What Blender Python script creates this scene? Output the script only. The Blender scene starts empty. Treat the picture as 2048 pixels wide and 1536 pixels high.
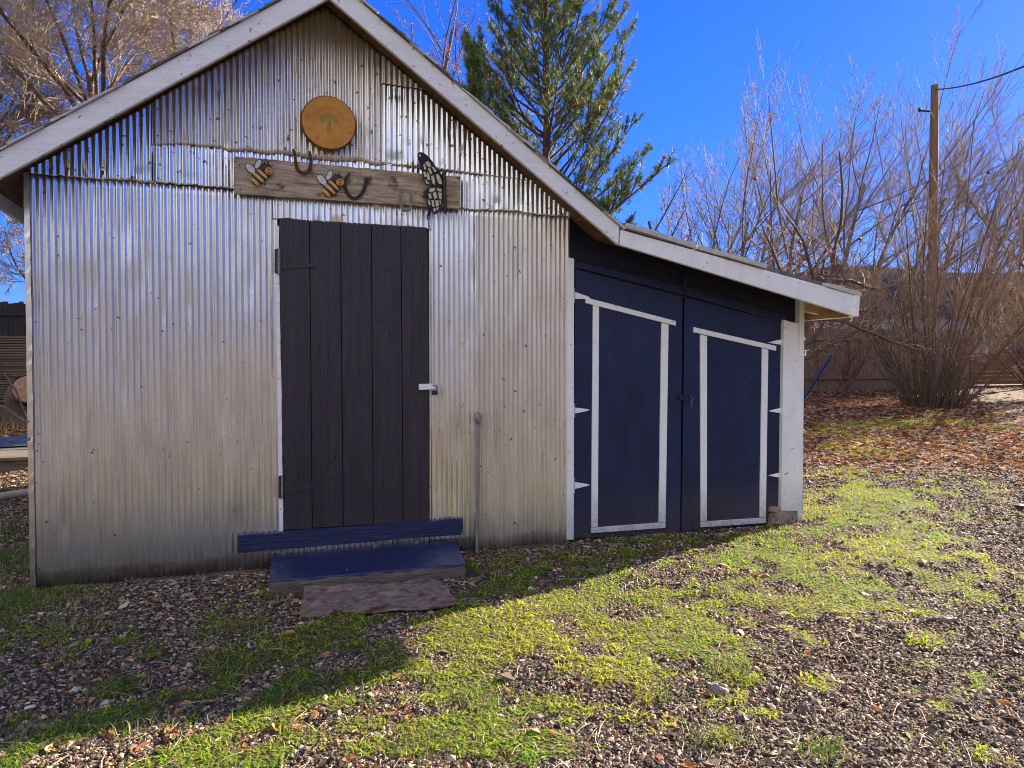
import bpy, math
import numpy as np
from mathutils import Vector, Matrix
RNG = np.random.default_rng(7)
S = bpy.context.scene
COL = S.collection

# ------------------------------------------------------------------ camera model (2048 x 1536 photograph pixels)
F = 1450.0
YAW = math.radians(19.7); PITCH = math.radians(1.38)
CAMZ = 1.30
D = 4.85                                   # the gable wall stands in the plane Y = D
fwd = np.array([math.sin(YAW)*math.cos(PITCH), math.cos(YAW)*math.cos(PITCH), -math.sin(PITCH)])
rgt = np.array([math.cos(YAW), -math.sin(YAW), 0.0])
upv = np.cross(rgt, fwd)
CAM = np.array([0, 0, CAMZ])

def ray(px, py):
    return fwd + rgt*((px-1024)/F) - upv*((py-768)/F)

def fac(px, py, off=0.0):
    """point of the plane Y = D - off that the pixel sees"""
    r = ray(px, py); t = (D-off)/r[1]
    return CAM + r*t

def atz(px, Z):
    """ground position (x, y) at depth Z under pixel column px"""
    r = ray(px, 733); return (r*Z)[:2]

def sstep(a, b, x):
    t = np.clip((x-a)/(b-a), 0, 1); return t*t*(3-2*t)

def vnoise(x, y, seed=0):
    """smooth value noise, vectorised, 0..1"""
    x = np.asarray(x, float); y = np.asarray(y, float)
    xi = np.floor(x).astype(np.int64); yi = np.floor(y).astype(np.int64)
    xf = x-xi; yf = y-yi
    def h(a, b):
        n = (a*374761393 + b*668265263 + seed*1442695041) & 0xffffffff
        n = ((n ^ (n >> 13))*1274126177) & 0xffffffff
        return ((n ^ (n >> 16)) & 0xffff)/65535.0
    u = xf*xf*(3-2*xf); v = yf*yf*(3-2*yf)
    return (h(xi, yi)*(1-u)+h(xi+1, yi)*u)*(1-v)+(h(xi, yi+1)*(1-u)+h(xi+1, yi+1)*u)*v
def fbm(x, y, seed=0, o=4):
    s = 0; a = .5; t = 0
    for i in range(o):
        s = s+a*vnoise(x*2**i, y*2**i, seed+i*17); t += a; a *= .5
    return s/t

def H(x, y):
    x = np.asarray(x, float); y = np.asarray(y, float)
    z = x*math.sin(YAW)+y*math.cos(YAW)
    h = .037*np.clip(z-6, 0, 40)
    h = h - .02*np.clip(z-48, 0, 100)*0
    near = np.exp(-(z/30)**2)
    h = h + (fbm(x*1.1, y*1.1, 3, 3)-.5)*.07*near + (fbm(x*5, y*5, 5, 2)-.5)*.015*near
    # bank against the wall
    return h

def gp(px, py):
    r = ray(px, py); t = 1.0
    for i in range(60):
        p = CAM+r*t
        g = H(p[0], p[1])
        t = t*(CAMZ-float(g))/max(1e-3, CAMZ-p[2]) if p[2] < CAMZ else t+1
        t = min(max(t, .5), 80)
    return CAM+r*t

# ------------------------------------------------------------------ object helpers
def tag(o, label=None, cat=None, group=None, kind=None):
    if label: o['label'] = label
    if cat: o['category'] = cat
    if group: o['group'] = group
    if kind: o['kind'] = kind
    return o

def empty(name, loc, label, cat, group=None):
    o = bpy.data.objects.new(name, None); COL.objects.link(o)
    o.location = loc; o.empty_display_size = .2
    return tag(o, label, cat, group)

def wloc(o):
    v = Vector((0, 0, 0))
    while o is not None: v = v+o.location; o = o.parent
    return np.array(v)

def link(name, me, mat, parent=None, org=None):
    o = bpy.data.objects.new(name, me); COL.objects.link(o)
    if mat is not None:
        for m in (mat if isinstance(mat, (list, tuple)) else [mat]): me.materials.append(m)
    if parent is not None: o.parent = parent
    elif org is not None: o.location = org
    return o

def npmesh(name, V, faces_flat, counts, mat, parent=None, org=None, col=None, smooth=False, mi=None):
    """V (n,3) in world coordinates, faces as a flat index array with counts per face"""
    V = np.asarray(V, float)
    base = wloc(parent) if parent is not None else (np.array(org) if org is not None else np.zeros(3))
    V = V-base
    me = bpy.data.meshes.new(name)
    me.vertices.add(len(V)); me.vertices.foreach_set('co', V.astype(np.float32).ravel())
    ff = np.asarray(faces_flat, np.int32).ravel(); counts = np.asarray(counts, np.int32)
    me.loops.add(len(ff)); me.loops.foreach_set('vertex_index', ff)
    me.polygons.add(len(counts))
    st = np.concatenate([[0], np.cumsum(counts)[:-1]]).astype(np.int32)
    me.polygons.foreach_set('loop_start', st)
    me.polygons.foreach_set('loop_total', counts)
    me.polygons.foreach_set('use_smooth', np.full(len(counts), smooth, dtype=bool))
    if mi is not None: me.polygons.foreach_set('material_index', np.asarray(mi, np.int32))
    me.update(calc_edges=True)
    if col is not None:
        a = me.color_attributes.new('Col', 'FLOAT_COLOR', 'POINT')
        c = np.ones((len(V), 4), np.float32); c[:, :3] = col
        a.data.foreach_set('color', c.ravel())
    return link(name, me, mat, parent, org)

class MB:
    def __init__(s): s.v = []; s.f = []; s.m = []; s.sm = []
    def add(s, vs, fs, m=0, sm=False):
        b = len(s.v); s.v += [tuple(map(float, p)) for p in vs]
        for f in fs: s.f.append([b+i for i in f]); s.m.append(m); s.sm.append(sm)
    def box(s, a, b, m=0):
        x0, y0, z0 = a; x1, y1, z1 = b
        s.add([(x0,y0,z0),(x1,y0,z0),(x1,y1,z0),(x0,y1,z0),(x0,y0,z1),(x1,y0,z1),(x1,y1,z1),(x0,y1,z1)],
              [(0,3,2,1),(4,5,6,7),(0,1,5,4),(1,2,6,5),(2,3,7,6),(3,0,4,7)], m)
    def prism(s, poly, d, m=0, sm=False):
        """poly: list of 3-D points, extruded by the vector d"""
        n = len(poly); d = np.array(d, float); P = [np.array(p, float) for p in poly]
        nrm = sum((np.cross(P[i]-P[0], P[(i+1) % n]-P[0]) for i in range(1, n-1)), np.zeros(3))
        if np.dot(nrm, d) > 0: P = P[::-1]
        vs = P+[p+d for p in P]
        fs = [tuple(range(n)), tuple(range(2*n-1, n-1, -1))]
        for i in range(n): j = (i+1) % n; fs.append((j, i, n+i, n+j))
        s.add(vs, fs, m, sm)
    def slab(s, pxs, off, th, m=0):
        """pixel polygon on the wall plane, front face off metres before the wall, th thick"""
        s.prism([fac(x, y, off) for x, y in pxs], (0, th, 0), m)
    def tube(s, pts, rad, n=8, m=0, sm=True, cap=True):
        pts = [np.array(p, float) for p in pts]
        rad = [rad]*len(pts) if np.isscalar(rad) else rad
        V = []; ref = np.array([0.13, 0.21, 1.0])
        for i, p in enumerate(pts):
            t = pts[min(i+1, len(pts)-1)]-pts[max(i-1, 0)]; t = t/np.linalg.norm(t)
            a = np.cross(t, ref if abs(np.dot(t, ref/np.linalg.norm(ref))) < .95 else np.array([1., .2, 0])); a /= np.linalg.norm(a)
            b = np.cross(t, a)
            for k in range(n):
                w = 2*math.pi*k/n; V.append(p+(a*math.cos(w)+b*math.sin(w))*rad[i])
        fs = []
        for i in range(len(pts)-1):
            for k in range(n):
                q = (k+1) % n; fs.append((i*n+k, i*n+q, (i+1)*n+q, (i+1)*n+k))
        s.add(V, fs, m, sm)
        if cap:
            s.add(V[:n], [tuple(range(n-1, -1, -1))], m); s.add(V[-n:], [tuple(range(n))], m)
    def ball(s, c, r, ax=None, nu=12, nv=8, m=0, mfun=None):
        """ellipsoid: r = (rx, ry, rz) along the axes ax (3 vectors)"""
        ax = np.eye(3) if ax is None else np.array(ax); c = np.array(c, float)
        V = []; 
        for j in range(nv+1):
            ph = math.pi*j/nv
            for i in range(nu):
                th = 2*math.pi*i/nu
                q = np.array([r[0]*math.cos(ph), r[1]*math.sin(ph)*math.cos(th), r[2]*math.sin(ph)*math.sin(th)])
                V.append(c+ax[0]*q[0]+ax[1]*q[1]+ax[2]*q[2])
        b = len(s.v); s.v += [tuple(map(float, p)) for p in V]
        for j in range(nv):
            for i in range(nu):
                k = (i+1) % nu
                s.f.append([b+j*nu+i, b+j*nu+k, b+(j+1)*nu+k, b+(j+1)*nu+i]); s.sm.append(True)
                s.m.append(mfun((j+.5)/nv) if mfun else m)
    def build(s, name, mat, parent=None, org=None, bevel=0):
        base = wloc(parent) if parent is not None else (np.array(org) if org is not None else np.zeros(3))
        me = bpy.data.meshes.new(name)
        me.from_pydata([tuple(np.array(p)-base) for p in s.v], [], s.f)
        me.polygons.foreach_set('material_index', s.m)
        me.polygons.foreach_set('use_smooth', s.sm)
        me.update()
        o = link(name, me, mat, parent, org)
        if bevel:
            b = o.modifiers.new('edge', 'BEVEL'); b.width = bevel; b.segments = 2; b.limit_method = 'ANGLE'
        return o

def tubes(polys, sides=3):
    """polys: list of (pts (n,3), radii (n)) -> V, flat faces, counts"""
    by = {}
    for p, r in polys: by.setdefault(len(p), []).append((p, r))
    Vs = []; Fs = []; off = 0
    for n, L in by.items():
        P = np.array([a for a, _ in L], float); R = np.array([b for _, b in L], float)
        T = np.empty_like(P); T[:, 1:-1] = P[:, 2:]-P[:, :-2]; T[:, 0] = P[:, 1]-P[:, 0]; T[:, -1] = P[:, -1]-P[:, -2]
        T /= np.linalg.norm(T, axis=2, keepdims=True)+1e-9
        ref = np.where(np.abs(T[..., 2:3]) > .9, np.array([1., 0, 0]), np.array([0, 0, 1.]))
        A = np.cross(T, ref); A /= np.linalg.norm(A, axis=2, keepdims=True)+1e-9
        B = np.cross(T, A)
        w = np.arange(sides)*2*math.pi/sides
        V = P[:, :, None, :]+R[:, :, None, None]*(A[:, :, None, :]*np.cos(w)[None, None, :, None]+B[:, :, None, :]*np.sin(w)[None, None, :, None])
        M = len(L); V = V.reshape(-1, 3)
        m = np.arange(M)[:, None, None]*n*sides; i = np.arange(n-1)[None, :, None]*sides; k = np.arange(sides)[None, None, :]; q = (k+1) % sides
        f = np.stack([m+i+k, m+i+q, m+i+sides+q, m+i+sides+k], -1).reshape(-1, 4)+off
        Vs.append(V); Fs.append(f); off += len(V)
    V = np.concatenate(Vs); Fq = np.concatenate(Fs)
    return V, Fq

def tubeobj(name, polys, sides, mat, parent, smooth=True):
    V, Fq = tubes(polys, sides)
    return npmesh(name, V, Fq, np.full(len(Fq), 4), mat, parent, smooth=smooth)

# ------------------------------------------------------------------ materials
def newmat(name):
    m = bpy.data.materials.new(name); m.use_nodes = True
    nt = m.node_tree; b = nt.nodes['Principled BSDF']
    return m, nt, b

def mat(name, c1, c2, scale=(8, 8, 8), rough=.7, bump=.2, metal=0.0, nscale=1.0, c3=None, spots=0.0, spotcol=(.1, .05, .02), spotscale=18,
        bscale=None, dist=.01, pos=(.3, .7), spec=.5, rr=0.0, detail=6, mud=0.0, mudz=(.02, .38)):
    m, nt, b = newmat(name); N = nt.nodes.new; Lk = nt.links.new
    tc = N('ShaderNodeTexCoord'); mp = N('ShaderNodeMapping'); mp.inputs['Scale'].default_value = scale
    Lk(tc.outputs['Object'], mp.inputs['Vector'])
    n1 = N('ShaderNodeTexNoise'); n1.inputs['Scale'].default_value = nscale; n1.inputs['Detail'].default_value = detail; n1.inputs['Roughness'].default_value = .65
    Lk(mp.outputs[0], n1.inputs['Vector'])
    cr = N('ShaderNodeValToRGB'); e = cr.color_ramp.elements
    e[0].position = pos[0]; e[0].color = (*c1, 1); e[1].position = pos[1]; e[1].color = (*c2, 1)
    if c3: q = e.new((pos[0]+pos[1])/2); q.color = (*c3, 1)
    Lk(n1.outputs['Fac'], cr.inputs[0]); out = cr.outputs[0]
    if spots > 0:
        n3 = N('ShaderNodeTexNoise'); n3.inputs['Scale'].default_value = spotscale; n3.inputs['Detail'].default_value = 4
        Lk(tc.outputs['Object'], n3.inputs['Vector'])
        r3 = N('ShaderNodeValToRGB'); r3.color_ramp.elements[0].position = .72-spots; r3.color_ramp.elements[1].position = .76-spots*.6
        Lk(n3.outputs['Fac'], r3.inputs[0])
        mx = N('ShaderNodeMix'); mx.data_type = 'RGBA'; Lk(r3.outputs[0], mx.inputs[0]); Lk(out, mx.inputs[6]); mx.inputs[7].default_value = (*spotcol, 1)
        out = mx.outputs[2]
    if mud:
        geo = N('ShaderNodeNewGeometry'); sp = N('ShaderNodeSeparateXYZ'); Lk(geo.outputs['Position'], sp.inputs[0])
        mr_ = N('ShaderNodeMapRange'); mr_.inputs[1].default_value = mudz[0]; mr_.inputs[2].default_value = mudz[1]; mr_.inputs[3].default_value = 1; mr_.inputs[4].default_value = 0; Lk(sp.outputs['Z'], mr_.inputs[0])
        n6 = N('ShaderNodeTexNoise'); n6.inputs['Scale'].default_value = 30; n6.inputs['Detail'].default_value = 6; Lk(tc.outputs['Object'], n6.inputs['Vector'])
        m6 = N('ShaderNodeMath'); m6.operation = 'MULTIPLY'; Lk(mr_.outputs[0], m6.inputs[0]); Lk(n6.outputs['Fac'], m6.inputs[1])
        m7 = N('ShaderNodeMath'); m7.operation = 'MULTIPLY'; Lk(m6.outputs[0], m7.inputs[0]); m7.inputs[1].default_value = mud; m7.use_clamp = True
        mx6 = N('ShaderNodeMix'); mx6.data_type = 'RGBA'; Lk(m7.outputs[0], mx6.inputs[0]); Lk(out, mx6.inputs[6]); mx6.inputs[7].default_value = (.13, .09, .06, 1); out = mx6.outputs[2]
    Lk(out, b.inputs['Base Color'])
    b.inputs['Roughness'].default_value = rough; b.inputs['Metallic'].default_value = metal
    b.inputs['Specular IOR Level'].default_value = spec
    if rr:
        mr = N('ShaderNodeMapRange'); mr.inputs[3].default_value = rough-rr; mr.inputs[4].default_value = rough+rr
        Lk(n1.outputs['Fac'], mr.inputs[0]); Lk(mr.outputs[0], b.inputs['Roughness'])
    if bump:
        n2 = N('ShaderNodeTexNoise'); n2.inputs['Scale'].default_value = (bscale or nscale*3); n2.inputs['Detail'].default_value = 8
        Lk(mp.outputs[0], n2.inputs['Vector'])
        bp = N('ShaderNodeBump'); bp.inputs['Strength'].default_value = bump; bp.inputs['Distance'].default_value = dist
        Lk(n2.outputs['Fac'], bp.inputs['Height']); Lk(bp.outputs[0], b.inputs['Normal'])
    return m

def colmat(name, rough=.8, spec=.3, bump=0, trans=0, bscale=200):
    """colour from the mesh's own per-piece colour attribute, slight noise on top"""
    m, nt, b = newmat(name); N = nt.nodes.new; Lk = nt.links.new
    a = N('ShaderNodeAttribute'); a.attribute_name = 'Col'
    Lk(a.outputs['Color'], b.inputs['Base Color'])
    b.inputs['Roughness'].default_value = rough; b.inputs['Specular IOR Level'].default_value = spec
    if bump:
        tc = N('ShaderNodeTexCoord'); n2 = N('ShaderNodeTexNoise'); n2.inputs['Scale'].default_value = bscale
        Lk(tc.outputs['Object'], n2.inputs['Vector'])
        bp = N('ShaderNodeBump'); bp.inputs['Strength'].default_value = bump; bp.inputs['Distance'].default_value = .004
        Lk(n2.outputs['Fac'], bp.inputs['Height']); Lk(bp.outputs[0], b.inputs['Normal'])
    if trans:
        t = N('ShaderNodeBsdfTranslucent'); Lk(a.outputs['Color'], t.inputs['Color'])
        mx = N('ShaderNodeMixShader'); mx.inputs[0].default_value = trans
        Lk(b.outputs[0], mx.inputs[1]); Lk(t.outputs[0], mx.inputs[2]); Lk(mx.outputs[0], nt.nodes['Material Output'].inputs['Surface'])
    return m

def galv(name, tint=(.62, .64, .66), rough=.38, rust=.0, dull=.0):
    """weathered galvanised sheet: spangle, dull oxide clouds, streaks and rust freckles"""
    m, nt, b = newmat(name); N = nt.nodes.new; Lk = nt.links.new
    tc = N('ShaderNodeTexCoord')
    mp = N('ShaderNodeMapping'); mp.inputs['Scale'].default_value = (9, 9, 1.3); Lk(tc.outputs['Object'], mp.inputs[0])
    n1 = N('ShaderNodeTexNoise'); n1.inputs['Scale'].default_value = 1.4; n1.inputs['Detail'].default_value = 8; n1.inputs['Roughness'].default_value = .7
    Lk(mp.outputs[0], n1.inputs['Vector'])
    cr = N('ShaderNodeValToRGB'); e = cr.color_ramp.elements
    e[0].position = .28; e[0].color = (tint[0]*.72, tint[1]*.71, tint[2]*.70, 1); e[1].position = .68; e[1].color = (*tint, 1)
    Lk(n1.outputs['Fac'], cr.inputs[0])
    n3 = N('ShaderNodeTexNoise'); n3.inputs['Scale'].default_value = 26; n3.inputs['Detail'].default_value = 3; Lk(tc.outputs['Object'], n3.inputs['Vector'])
    r3 = N('ShaderNodeValToRGB'); r3.color_ramp.elements[0].position = .70-rust*.2; r3.color_ramp.elements[1].position = .74-rust*.12
    Lk(n3.outputs['Fac'], r3.inputs[0])
    mx = N('ShaderNodeMix'); mx.data_type = 'RGBA'; Lk(r3.outputs[0], mx.inputs[0]); Lk(cr.outputs[0], mx.inputs[6]); mx.inputs[7].default_value = (.16, .09, .05, 1)
    mps = N('ShaderNodeMapping'); mps.inputs['Scale'].default_value = (34, 34, .9); Lk(tc.outputs['Object'], mps.inputs[0])
    ns = N('ShaderNodeTexNoise'); ns.inputs['Scale'].default_value = 1.0; ns.inputs['Detail'].default_value = 5; Lk(mps.outputs[0], ns.inputs['Vector'])
    rs_ = N('ShaderNodeValToRGB'); rs_.color_ramp.elements[0].position = .66-rust*.1; rs_.color_ramp.elements[1].position = .80; Lk(ns.outputs['Fac'], rs_.inputs[0])
    mxs = N('ShaderNodeMix'); mxs.data_type = 'RGBA'; Lk(rs_.outputs[0], mxs.inputs[0]); Lk(mx.outputs[2], mxs.inputs[6]); mxs.inputs[7].default_value = (.24, .15, .10, 1); mx = mxs
    # dirt splashed up at the foot of the sheets
    sp = N('ShaderNodeSeparateXYZ'); geo = N('ShaderNodeNewGeometry'); Lk(geo.outputs['Position'], sp.inputs[0])
    mr = N('ShaderNodeMapRange'); mr.inputs[1].default_value = .05; mr.inputs[2].default_value = .30; mr.inputs[3].default_value = .55; mr.inputs[4].default_value = 0.0
    Lk(sp.outputs['Z'], mr.inputs[0])
    n4 = N('ShaderNodeTexNoise'); n4.inputs['Scale'].default_value = 14; n4.inputs['Detail'].default_value = 6; Lk(tc.outputs['Object'], n4.inputs['Vector'])
    mu = N('ShaderNodeMath'); mu.operation = 'MULTIPLY'; Lk(mr.outputs[0], mu.inputs[0]); Lk(n4.outputs['Fac'], mu.inputs[1])
    mx2 = N('ShaderNodeMix'); mx2.data_type = 'RGBA'; Lk(mu.outputs[0], mx2.inputs[0]); Lk(mx.outputs[2], mx2.inputs[6]); mx2.inputs[7].default_value = (.20, .13, .08, 1)
    Lk(mx2.outputs[2], b.inputs['Base Color'])
    rg = N('ShaderNodeMapRange'); rg.inputs[3].default_value = rough+.10; rg.inputs[4].default_value = rough-.07
    Lk(n1.outputs['Fac'], rg.inputs[0]); Lk(rg.outputs[0], b.inputs['Roughness'])
    ms = N('ShaderNodeMath'); ms.operation = 'SUBTRACT'; ms.inputs[0].default_value = .95-dull; Lk(r3.outputs[0], ms.inputs[1]); ms.use_clamp = True
    Lk(ms.outputs[0], b.inputs['Metallic'])
    # dents
    n5 = N('ShaderNodeTexNoise'); n5.inputs['Scale'].default_value = 5.5; n5.inputs['Detail'].default_value = 5; Lk(tc.outputs['Object'], n5.inputs['Vector'])
    bp = N('ShaderNodeBump'); bp.inputs['Strength'].default_value = .15; bp.inputs['Distance'].default_value = .010
    Lk(n5.outputs['Fac'], bp.inputs['Height']); Lk(bp.outputs[0], b.inputs['Normal'])
    return m

M = {}
M['galv'] = galv('galvanised', tint=(.95, .94, .93), rough=.28)
M['galv_band'] = galv('galvanised_bright', tint=(.92, .92, .92), rough=.24, rust=.25)
M['galv_dull'] = galv('galvanised_dull', tint=(.84, .79, .72), rough=.33, rust=.15, dull=.2)
M['white'] = mat('white_paint', (.78, .80, .82), (.90, .91, .93), scale=(5, 5, 2), rough=.6, bump=.2, nscale=2, spots=.05, spotcol=(.30, .24, .17), spotscale=30, mud=.9)
M['rake'] = mat('rake_paint', (.72, .74, .78), (.84, .86, .89), scale=(2, 8, 14), rough=.6, bump=.3, nscale=2, spots=.09, spotcol=(.27, .23, .18), spotscale=24)
M['trim'] = mat('door_trim_paint', (.82, .84, .88), (.92, .93, .95), scale=(6, 6, 6), rough=.55, bump=.3, nscale=4, spots=.035, spotcol=(.30, .29, .30), spotscale=50, mud=1.0)
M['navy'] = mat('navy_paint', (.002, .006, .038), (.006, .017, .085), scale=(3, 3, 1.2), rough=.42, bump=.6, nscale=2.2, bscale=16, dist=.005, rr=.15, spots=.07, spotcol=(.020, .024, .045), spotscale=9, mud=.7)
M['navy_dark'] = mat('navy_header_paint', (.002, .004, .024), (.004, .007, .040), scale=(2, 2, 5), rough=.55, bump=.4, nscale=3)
M['door'] = mat('charcoal_door_paint', (.013, .010, .018), (.044, .032, .046), scale=(26, 26, 1.4), rough=.5, bump=.9, nscale=1.5, bscale=4, dist=.006, rr=.15, spots=.08, spotcol=(.008, .007, .008), spotscale=26, mud=.5)
M['plankpaint'] = mat('navy_board_paint', (.006, .011, .050), (.016, .026, .10), scale=(1.5, 10, 16), rough=.5, bump=.4, nscale=2, bscale=5, spots=.07, spotcol=(.05, .045, .045), spotscale=22)
M['oldwood'] = mat('weathered_wood', (.10, .075, .055), (.34, .26, .18), scale=(2.0, 14, 26), rough=.85, bump=.6, nscale=2.2, c3=(.22, .165, .115), spots=.07, spotcol=(.07, .035, .02), spotscale=14)
M['signwood'] = mat('peeling_board', (.17, .10, .06), (.60, .50, .38), scale=(2.2, 12, 20), rough=.85, bump=.6, nscale=2.4, c3=(.38, .30, .22), spots=.13, spotcol=(.13, .055, .03), spotscale=11)
M['greywood'] = mat('grey_wood', (.06, .048, .038), (.26, .21, .16), scale=(3, 26, 40), rough=.9, bump=.7, nscale=2)
M['soffit'] = mat('roof_boards', (.10, .06, .035), (.24, .15, .09), scale=(14, 2, 14), rough=.85, bump=.4, nscale=2)
M['soffit_warm'] = mat('warm_boards', (.22, .11, .05), (.42, .24, .12), scale=(14, 2, 14), rough=.8, bump=.3, nscale=2)
M['soffit_tan'] = mat('tan_lookout', (.42, .34, .22), (.62, .54, .40), scale=(8, 3, 8), rough=.7, bump=.3, nscale=2)
M['shingle'] = mat('old_shingles', (.06, .05, .045), (.22, .19, .16), scale=(8, 4, 8), rough=.9, bump=.6, nscale=3)
M['shingle_light'] = mat('painted_shingle', (.40, .40, .40), (.62, .62, .62), scale=(8, 4, 8), rough=.85, bump=.5, nscale=3)
M['iron'] = mat('dark_iron', (.02, .018, .018), (.06, .05, .045), scale=(10, 10, 10), rough=.6, bump=.4, metal=.4, nscale=3)
M['rust'] = mat('rusty_iron', (.05, .022, .012), (.20, .09, .04), scale=(20, 20, 20), rough=.8, bump=.5, metal=.3, nscale=3)
M['paleiron'] = mat('pale_iron', (.16, .16, .14), (.36, .35, .31), scale=(20, 20, 20), rough=.6, bump=.4, metal=.4, nscale=3)
M['zinc'] = mat('zinc_part', (.22, .21, .19), (.42, .40, .36), scale=(10, 10, 6), rough=.5, bump=.3, metal=.6, nscale=3)
M['dial'] = mat('amber_dial', (.44, .17, .012), (.64, .29, .022), scale=(4, 4, 4), rough=.5, bump=.15, nscale=2, spots=.04, spotcol=(.30, .12, .03), spotscale=40)
M['dialrim'] = mat('dial_rim', (.10, .04, .01), (.22, .08, .015), scale=(10, 10, 10), rough=.5)
M['dial_red'] = mat('dial_red', (.46, .15, .015), (.56, .20, .020), rough=.5, bump=0)
M['dial_green'] = mat('dial_green', (.28, .19, .015), (.36, .22, .02), rough=.5, bump=0)
M['dial_ink'] = mat('dial_ink', (.30, .16, .015), (.36, .19, .02), rough=.5, bump=0)
M['bee_y'] = mat('bee_yellow', (.55, .27, .05), (.80, .48, .13), scale=(20, 20, 20), rough=.6, bump=.3, spots=.10, spotcol=(.40, .30, .20), spotscale=90)
M['bee_k'] = mat('bee_black', (.012, .010, .009), (.03, .022, .02), scale=(20, 20, 20), rough=.45, bump=.1)
M['bee_face'] = mat('bee_face', (.45, .19, .04), (.68, .34, .09), scale=(20, 20, 20), rough=.6, bump=.3, spots=.08, spotcol=(.20, .10, .05), spotscale=110)
M['bee_w'] = mat('bee_wing', (.45, .46, .48), (.70, .72, .74), scale=(30, 30, 30), rough=.55, bump=.2, spots=.08, spotcol=(.25, .20, .16), spotscale=90)
M['bf_k'] = mat('butterfly_black', (.010, .008, .010), (.03, .02, .022), scale=(20, 20, 20), rough=.4, bump=.1)
M['bf_y'] = mat('butterfly_cream', (.50, .45, .22), (.80, .76, .50), scale=(30, 30, 30), rough=.6, bump=.3, spots=.08, spotcol=(.20, .14, .08), spotscale=80)
M['bf_r'] = mat('butterfly_maroon', (.012, .008, .010), (.04, .018, .016), scale=(20, 20, 20), rough=.4, bump=.1)
M['concrete'] = mat('footing_stone', (.12, .09, .075), (.42, .36, .29), scale=(6, 6, 6), rough=.9, bump=.7, nscale=2, c3=(.26, .20, .16), spots=.1, spotcol=(.07, .04, .035))
M['rug'] = mat('old_rug', (.14, .085, .06), (.62, .47, .36), scale=(9, 22, 9), rough=1, bump=1, nscale=2, c3=(.36, .25, .185), bscale=24, dist=.02, spots=.16, spotcol=(.16, .06, .025), spotscale=8)
M['bark'] = mat('brown_bark', (.07, .045, .03), (.20, .14, .09), scale=(10, 10, 3), rough=.95, bump=.8, nscale=2)
M['twig'] = mat('tan_twig', (.27, .20, .13), (.56, .45, .30), scale=(2, 2, 2), rough=.85, bump=0, nscale=1)
M['twig_red'] = mat('reddish_twig', (.13, .055, .04), (.26, .12, .08), scale=(2, 2, 2), rough=.85, bump=0, nscale=1)
M['twig_dark'] = mat('grey_brown_twig', (.16, .13, .10), (.42, .35, .27), scale=(2, 2, 2), rough=.85, bump=0, nscale=1)
M['twig_bush'] = mat('shrub_twig', (.15, .10, .065), (.42, .28, .17), scale=(2, 2, 2), rough=.8, bump=0, nscale=1)
M['pinebark'] = mat('pine_bark', (.05, .03, .022), (.16, .09, .06), scale=(8, 8, 3), rough=.95, bump=.8, nscale=2)
M['needle'] = colmat('pine_needles', rough=.55, spec=.4, trans=.25)
M['leafcol'] = colmat('dry_leaves', rough=.8, spec=.2, trans=.25)
M['grasscol'] = colmat('grass_blades', rough=.6, spec=.3, trans=.4)
M['stonecol'] = colmat('gravel_stones', rough=.75, spec=.35, bump=.4)
M['fence'] = mat('fence_planks', (.10, .065, .05), (.30, .20, .15), scale=(12, 12, 2), rough=.9, bump=.5, nscale=2)
M['fence_dark'] = mat('dark_fence', (.012, .012, .016), (.04, .037, .042), scale=(12, 12, 2), rough=.9, bump=.5, nscale=2)
M['fence_brown'] = mat('brown_fence', (.12, .05, .025), (.24, .11, .05), scale=(3, 3, 12), rough=.9, bump=.5, nscale=2)
M['pole'] = mat('pole_wood', (.13, .075, .045), (.28, .18, .11), scale=(12, 12, 1), rough=.9, bump=.6, nscale=2)
M['black'] = mat('black_plastic', (.008, .008, .008), (.02, .02, .02), rough=.5, bump=0)
M['blueplastic'] = mat('blue_plastic', (.010, .045, .20), (.02, .08, .30), rough=.4, bump=0)
M['apple'] = mat('apple_skin', (.22, .012, .012), (.36, .03, .02), scale=(20, 20, 20), rough=.35, bump=0)
M['cutwood'] = mat('fresh_cut', (.42, .17, .07), (.75, .45, .24), scale=(8, 8, 8), rough=.8, bump=.3, nscale=2)
M['tarp'] = mat('crumpled_tarp', (.03, .035, .05), (.13, .145, .18), scale=(5, 5, 5), rough=.5, bump=.8, nscale=2, dist=.05)
M['palewood'] = mat('pale_pole', (.30, .24, .17), (.55, .46, .34), scale=(3, 3, 3), rough=.8, bump=.3)
M['housewall'] = mat('house_wall', (.16, .17, .20), (.24, .25, .28), rough=.9, bump=.1)
M['houseroof'] = mat('house_roof', (.045, .05, .07), (.09, .095, .12), rough=1, bump=.2, spec=.0)
M['glass'] = mat('window_glass', (.02, .03, .04), (.05, .06, .08), rough=.1, bump=0)
M['hill'] = mat('far_hill', (.025, .03, .05), (.06, .06, .075), scale=(.08, .08, .08), rough=1, bump=0, nscale=1, spec=0)

# ------------------------------------------------------------------ world, sun, camera
SKYFILL = (3.2, 3.2, 3.4, 1); SKYK = .12; SKYTINT = (.25, .38, .88)
SUNDIR = np.array([2.3, .85, 1.0]); SUNDIR /= np.linalg.norm(SUNDIR)
w = bpy.data.worlds.new('World'); S.world = w; w.use_nodes = True
nt = w.node_tree; bg = nt.nodes['Background']
sky = nt.nodes.new('ShaderNodeTexSky'); sky.sky_type = 'NISHITA'; sky.sun_disc = False
sky.sun_elevation = math.asin(SUNDIR[2]); sky.sun_rotation = math.atan2(SUNDIR[0], SUNDIR[1])
sky.air_density = 1.0; sky.dust_density = 0.3; sky.ozone_density = 2.5; sky.altitude = 900
hs = nt.nodes.new('ShaderNodeHueSaturation'); hs.inputs['Saturation'].default_value = 1.30; nt.links.new(sky.outputs[0], hs.inputs['Color'])
bw = nt.nodes.new('ShaderNodeRGBToBW'); nt.links.new(sky.outputs[0], bw.inputs[0])
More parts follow.
